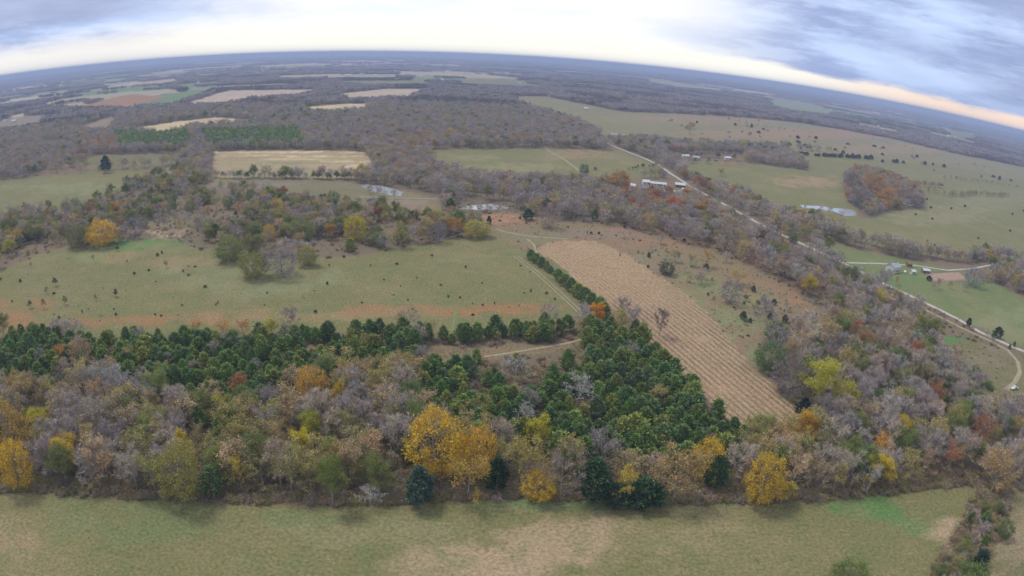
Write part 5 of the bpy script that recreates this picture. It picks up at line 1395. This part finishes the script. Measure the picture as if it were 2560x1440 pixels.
def vehicle(px, py, yaw, paint, label, kind='parked_car', cat='car', group=None, L=4.6):
    x, y, z = ground(px, py); r = empty(kind, x, y, z + .02, math.radians(yaw)); tag(r, label, cat, group)
    Wd = 1.85
    if kind == 'pickup_truck': prof = [(-L / 2, .4), (L / 2, .4), (L / 2, .95), (L * .22, 1.08), (L * .10, 1.78), (-L * .10, 1.8), (-L * .13, 1.05), (-L / 2, 1.02)]
    else: prof = [(-L / 2, .35), (L / 2, .35), (L / 2, .80), (L * .25, .98), (L * .10, 1.45), (-L * .28, 1.47), (-L * .44, 1.0), (-L / 2, .9)]
    n = len(prof); b = Box()
    for s in (-1, 1): b.v += [(a, s * Wd / 2 * (.86 if c > 1.3 else 1), c) for a, c in prof]
    b.f = [tuple(range(n)), tuple(range(2 * n - 1, n - 1, -1))] + [((k + 1) % n, k, n + k, n + (k + 1) % n) for k in range(n)]
    b.make('body', paint, r)
    zt = 1.72 if kind == 'pickup_truck' else 1.42
    w = Box(); w.box(-L * .10, L * .12, -Wd / 2 - .01, Wd / 2 + .01, 1.08, zt - .1) ; w.make('side_window', M_DARK, r)
    ws = Box(); ws.v = [(L * .235, -.7, 1.06), (L * .235, .7, 1.06), (L * .125, .62, zt - .06), (L * .125, -.62, zt - .06)]; ws.f = [(0, 1, 2, 3)]; ws.make('windscreen', M_DARK, r)
    for sx in (-1, 1):
        for sy in (-1, 1):
            g = Geo(); g.tube([np.array([0, -.12, 0]), np.array([0, .12, 0])], [.34, .34], 10)
            v, f = g.arrays(); v = np.concatenate([v, [[0, -.12, 0], [0, .12, 0]]])
            me = bpy.data.meshes.new('wheel'); me.from_pydata(v.tolist(), [], [tuple(q) for q in f.tolist()] + [(k, (k + 1) % 10, 20) for k in range(10)] + [(10 + k, 10 + (k + 1) % 10, 21) for k in range(10)]); me.materials.append(M_TYRE)
            o = bpy.data.objects.new('wheel', me); COL.objects.link(o); o.parent = r; o.location = (sx * L * .32, sy * (Wd / 2 - .08), .34)
    return r


building(2231, 679, 9.5, 7.5, 4.6, M_GREYROOF, M_WHITE, 25, 'white two-storey farmhouse with grey roof beside the gravel drive', 'farmhouse', 'house', 3, True)
building(2281, 684, 4.0, 3.2, 2.2, M_METAL, M_WHITE, 10, 'tiny white shed on the lawn between farmhouse and corral', 'shed', 'shed', 1)
building(2313, 682, 6.0, 3.5, 2.4, M_METAL, M_BROWNW, -5, 'low pale-roofed shed at the corner of the dirt corral', 'shed', 'shed', 1)
building(2272, 666, 4.5, 3.0, 2.4, M_BROWNW, M_BROWNW, 0, 'small brown shed behind the farmhouse beside the drive', 'shed', 'shed', 1)
building(1550, 345, 30, 11, 3.6, M_METAL, M_WHITE, -4, 'long low white barn by the gravel road bend', 'barn', 'barn', 6)
building(1581, 345, 7, 6, 3.0, M_METAL, M_WHITE, 10, 'small white outbuilding beside the long low barn', 'shed', 'shed', 1)
building(1645, 465, 16, 5, 2.8, M_METAL, M_WHITE, -6, 'long white-roofed shed of the farmstead among russet trees', 'barn', 'barn', 5)
building(1612, 476, 10, 5, 2.8, M_BLUE, M_WHITE, 12, 'blue-roofed shed of the farmstead in front of the long one', 'barn', 'barn', 3)
building(1614, 461, 7, 6, 3.2, M_WHITE, M_WHITE, 5, 'boxy white farmstead house behind the blue-roofed shed', 'farmhouse', 'house', 2)
building(1577, 470, 9, 6, 3.0, M_METAL, M_WHITE, -20, 'small white shed at the yellow tree side of the farmstead', 'shed', 'shed', 2)
building(1700, 468, 10, 6, 3.0, M_METAL, M_BROWNW, -12, 'brown shed with pale roof beside the dark red-brown tree', 'shed', 'shed', 2)
building(1716, 482, 9, 5, 3.0, M_METAL, M_WHITE, -24, 'white shed at the gravel road end of the farmstead', 'shed', 'shed', 3)
building(1690, 486, 7, 5, 2.8, M_WHITE, M_WHITE, 8, 'small white shed at the near edge of the farmstead', 'shed', 'shed', 1)
building(1712, 394, 10, 7, 3.0, M_WHITE, M_WHITE, 12, 'white house half hidden in the hedge beneath the far cedar line', 'farmhouse', 'house', 2)
building(1740, 399, 9, 7, 3.2, M_GREYROOF, M_WHITE, -10, 'white grey-roofed house in the middle of the tree hedge', 'farmhouse', 'house', 2)
building(1818, 399, 9, 6, 3.0, M_METAL, M_WHITE, 6, 'white shed at the russet end of the tree hedge', 'shed', 'shed', 2)
building(1378, 242, 16, 12, 5, M_METAL, M_WHITE, 15, 'big white barn of the hilltop farm on the far pasture', 'barn', 'barn', 3)
building(1393, 241, 18, 9, 4, M_METAL, M_WHITE, 0, 'low white barn in the middle of the hilltop farm', 'barn', 'barn', 3)
building(1408, 240, 10, 9, 5, M_WHITE, M_WHITE, -10, 'white house at the end of the hilltop farm', 'farmhouse', 'house', 2)
building(1465, 274, 10, 7, 3.5, M_METAL, M_WHITE, -12, 'white shed standing alone on the far pasture slope', 'shed', 'shed', 2)
building(1196, 240, 11, 9, 7, M_WHITE, M_WHITE, 20, 'tall white building poking out of the far woods', 'farmhouse', 'house', 2)
building(1282, 247, 12, 8, 4, M_METAL, M_WHITE, 0, 'white building at the wooded tip of the far pasture', 'barn', 'barn', 2)
FH = {}
FARHOUSES.sort()
for i, (hx, hy, L) in enumerate(FARHOUSES):
    nb = min(LANDMARKS, key=lambda q: 0)
    where = 'past the pale left fields' if hx < 560 else 'near the horizon ahead' if hx < 1000 else 'beyond the far road' if hx < 1350 else 'past the far pasture' if hx < 2000 else 'in the far right hand valley'
    seen = FH.setdefault(where, []); seen.append(hx)
    building(hx, hy, L, L * .45, 5, [M_METAL, M_WHITE, M_GREYROOF][i % 3], M_WHITE, (i * 37) % 60 - 30, ORD[len(seen) - 1] + ' distant white farm building from the left ' + where, 'distant_building', 'building', 1, group='distant white farm buildings ' + where, door=False)
vehicle(2535, 973, 12, M_WHITE, 'white pickup truck parked beside the end of the loop track', 'pickup_truck', 'truck', L=5.4)
for (vx, vy, yw, pm, lb) in [(1603, 487, 60, M_WHITE, 'white car at the near edge of the farmstead by a yellow tree'), (1629, 483, 5, M_SILVER, 'silver car below the blue-roofed farmstead shed'), (1641, 489, -50, M_RED, 'red car on the near side of the farmstead yard'), (1704, 480, 25, M_WHITE, 'white car between the brown shed and the small white shed'), (1724, 474, 70, M_BLUE, 'blue car beside the gravel road end of the farmstead'), (1590, 482, 20, M_SILVER, 'silver car parked at the yellow tree end of the farmstead'), (1652, 484, -30, M_WHITE, 'white car in front of the long farmstead shed'), (1666, 480, 10, M_BLUE, 'blue car parked in the middle of the farmstead yard'), (1678, 477, 40, M_WHITE, 'white car next to the blue car in the farmstead yard'), (1733, 490, -15, M_RED, 'red car near the road end of the farmstead'), (1768, 402, 10, M_WHITE, 'white car parked at the near side of the tree hedge'), (1728, 408, 30, M_SILVER, 'silver car at the near side of the tree hedge houses'), (1790, 403, -20, M_DARK, 'dark car by the tree hedge near the shed'), (2262, 681, 60, M_WHITE, 'white car on the lawn beside the white farmhouse')]:
    vehicle(vx, vy, yw, pm, lb)

# dirt corral with post and rail fence
cor = [ground(*p) for p in [(2314, 684), (2396, 680), (2424, 701), (2336, 706)]]
me = bpy.data.meshes.new('corral_dirt'); me.from_pydata([(a, b, .05) for a, b, _ in cor], [], [(0, 1, 2, 3)]); me.materials.append(road_mat('corral_soil', (.30, .20, .15), (.38, .27, .21)))
o = bpy.data.objects.new('dirt_yard', me); COL.objects.link(o); tag(o, kind='structure')
fr = empty('rail_fence', cor[0][0], cor[0][1], 0); tag(fr, 'weathered post and rail fence round the dirt corral', 'fence')
pb = Box(); pb.box(-.07, .07, -.07, .07, -.1, 1.4); pme = None
for k in range(4):
    a = np.array(cor[k][:2]); b = np.array(cor[(k + 1) % 4][:2]); Ld = np.linalg.norm(b - a); n = max(2, int(Ld / 3))
    for j in range(n):
        q = a + (b - a) * j / n - np.array(cor[0][:2])
        if pme is None: po = pb.make('post', M_POST, fr, (q[0], q[1], 0)); pme = po.data
        else:
            po = bpy.data.objects.new('post', pme); COL.objects.link(po); po.parent = fr; po.location = (q[0], q[1], 0)
    for zz in (.55, 1.15):
        rb = Box(); rb.box(0, Ld, -.04, .04, zz, zz + .12); ro = rb.make('rail', M_POST, fr, (a[0] - cor[0][0], a[1] - cor[0][1], 0)); ro.rotation_euler[2] = math.atan2(b[1] - a[1], b[0] - a[0])


# ------------------------------------------------------------------ tufts: stubble on the corn strip, weeds and grass on the meadows, reeds
def tuft(seed, n, h, w, lean, width):
    rng = np.random.default_rng(seed)
    base = np.column_stack([rng.normal(size=(n, 2)) * w * .3, np.zeros(n)]); d = np.column_stack([rng.normal(size=(n, 2)) * lean, np.ones(n)])
    tv, tf = slivers(base, d, h, width, rng)
    g = Geo(); g.tube([np.zeros(3), np.array([0, 0, h * .5])], [width * .4, width * .1], 3); wv, wf = g.arrays()
    return wv, wf, tv, tf, np.zeros(len(tf), int)


for s in range(3):
    add_proto('stalk', tuft(900 + s, 9, .5, 1.0, 1.3, .09), [M_TWIG], M_TWIG)
    add_proto('tuft', tuft(910 + s, 14, .45, .9, .8, .09), [M_TWIG], M_TWIG)
    add_proto('reed', tuft(920 + s, 26, 1.8, 1.6, .2, .10), [M_TWIG], M_TWIG)


def tufts():
    r = np.random.default_rng(12)
    ci = [i for i, f in enumerate(FIELDS) if f[0] == 'stubble_field'][0]
    W4 = np.array([ground(*p)[:2] for p in FIELDS[ci][3]]); lo, hi = W4.min(0), W4.max(0); c = W4.mean(0)
    ca, sa = math.cos(CORN_ANG), math.sin(CORN_ANG); items = []
    U, V = np.meshgrid(np.arange(-260, 260, .75), np.arange(-160, 160, 2.6)); U = U.ravel() + r.uniform(-.4, .4, U.size); V = V.ravel() + r.normal(size=U.size) * .13
    V = V + 2 * np.sin(U / 60)
    X = c[0] + U * ca - V * sa; Y = c[1] + U * sa + V * ca
    idx, px, py = cover_at(X, Y, False); m = (idx == ci) & (Y > 0); gap = fbm(X / 8, Y / 8, 41, 3)
    pale = fbm(X / 20, Y / 20, 44, 3)
    m &= r.random(X.size) < np.clip((gap - .22) * 3, .1, 1)
    m &= ~(((px - 1575) / 62) ** 2 + ((py - 780) / 26) ** 2 < 1)
    for i in np.nonzero(m)[0]:
        k = r.random()
        items.append(dict(x=X[i], y=Y[i], h=r.uniform(.3, .6), w=r.uniform(.9, 1.5), pk='stalk', tint=jit((.52, .38, .23) if k < .5 else (.34, .235, .14) if k < .8 else (.20, .135, .09), r, .15)))
    gn_scatter('corn_stubble', items, ['stalk'], 'cut straw-coloured corn stubble in rows along the narrow field')
    n = 44000; a = r.uniform(-.98, .98, n); d = np.sqrt(r.uniform(75 ** 2, 480 ** 2, n)); X = d * np.sin(a); Y = d * np.cos(a)
    idx, col, px, py = cover_at(X, Y); names = np.array([f[0] for f in FIELDS]); nm = names[np.clip(idx, 0, len(FIELDS) - 1)]
    ok = (idx >= 0) & (np.isin(nm, ['front_meadow', 'corner_meadow', 'left_meadow', 'scrubland', 'clearing', 'grass_lane'])) & ~near_road(X, Y, -1)
    cl = fbm(X / 12, Y / 12, 61, 3); ok &= (r.random(n) < np.clip((cl - .3) * 2.2, .08, 1))
    items = []
    for i in np.nonzero(ok)[0]:
        c0 = col[i] * r.uniform(.35, 1.5) * np.array([1.1, 1.0, .9]); s = r.uniform(.5, 1.3)
        items.append(dict(x=X[i], y=Y[i], h=.28 * s, w=.9 * s, pk='tuft', tint=tuple(np.clip(c0, .02, .8))))
    gn_scatter('grass_tufts', items, ['tuft'], 'uneven tufts of green and dry grass over the near meadows')
    items = []
    for cx, cy, rx, ry, n in [(385, 592, 62, 7, 420), (560, 602, 10, 8, 30), (460, 600, 30, 8, 60), (2010, 770, 30, 10, 30), (1130, 885, 60, 12, 90), (1345, 618, 6, 8, 20)]:
        for _ in range(n):
            x, y, _z = ground(cx + r.uniform(-1, 1) * rx, cy + r.uniform(-1, 1) * ry)
            items.append(dict(x=x, y=y, h=r.uniform(1.0, 2.2), w=r.uniform(.9, 1.5), pk='reed', tint=jit((.58, .50, .34), r, .15)))
    gn_scatter('reeds', items, ['reed'], 'pale dry reeds and tall grass beyond the bright green patch')


tufts()

# ------------------------------------------------------------------ haze
hb = Box(); hb.box(-68000, 68000, -68000, 68000, -75, 135)
hm = bpy.data.materials.new('haze_air'); hm.use_nodes = True; ht = NT(hm.node_tree); ht.n.clear()
ho = ht.new('ShaderNodeOutputMaterial'); pv = ht.new('ShaderNodeVolumePrincipled')
pv.inputs['Color'].default_value = (HAZE_COL[0], HAZE_COL[1], HAZE_COL[2], 1); pv.inputs['Density'].default_value = HAZE_DENSITY
ht.l.new(pv.outputs[0], ho.inputs['Volume'])
hme = bpy.data.meshes.new('haze'); hme.from_pydata(hb.v, [], hb.f); hme.materials.append(hm)
hz = bpy.data.objects.new('haze', hme); COL.objects.link(hz); tag(hz, kind='stuff', label='thin blue haze over the whole countryside')
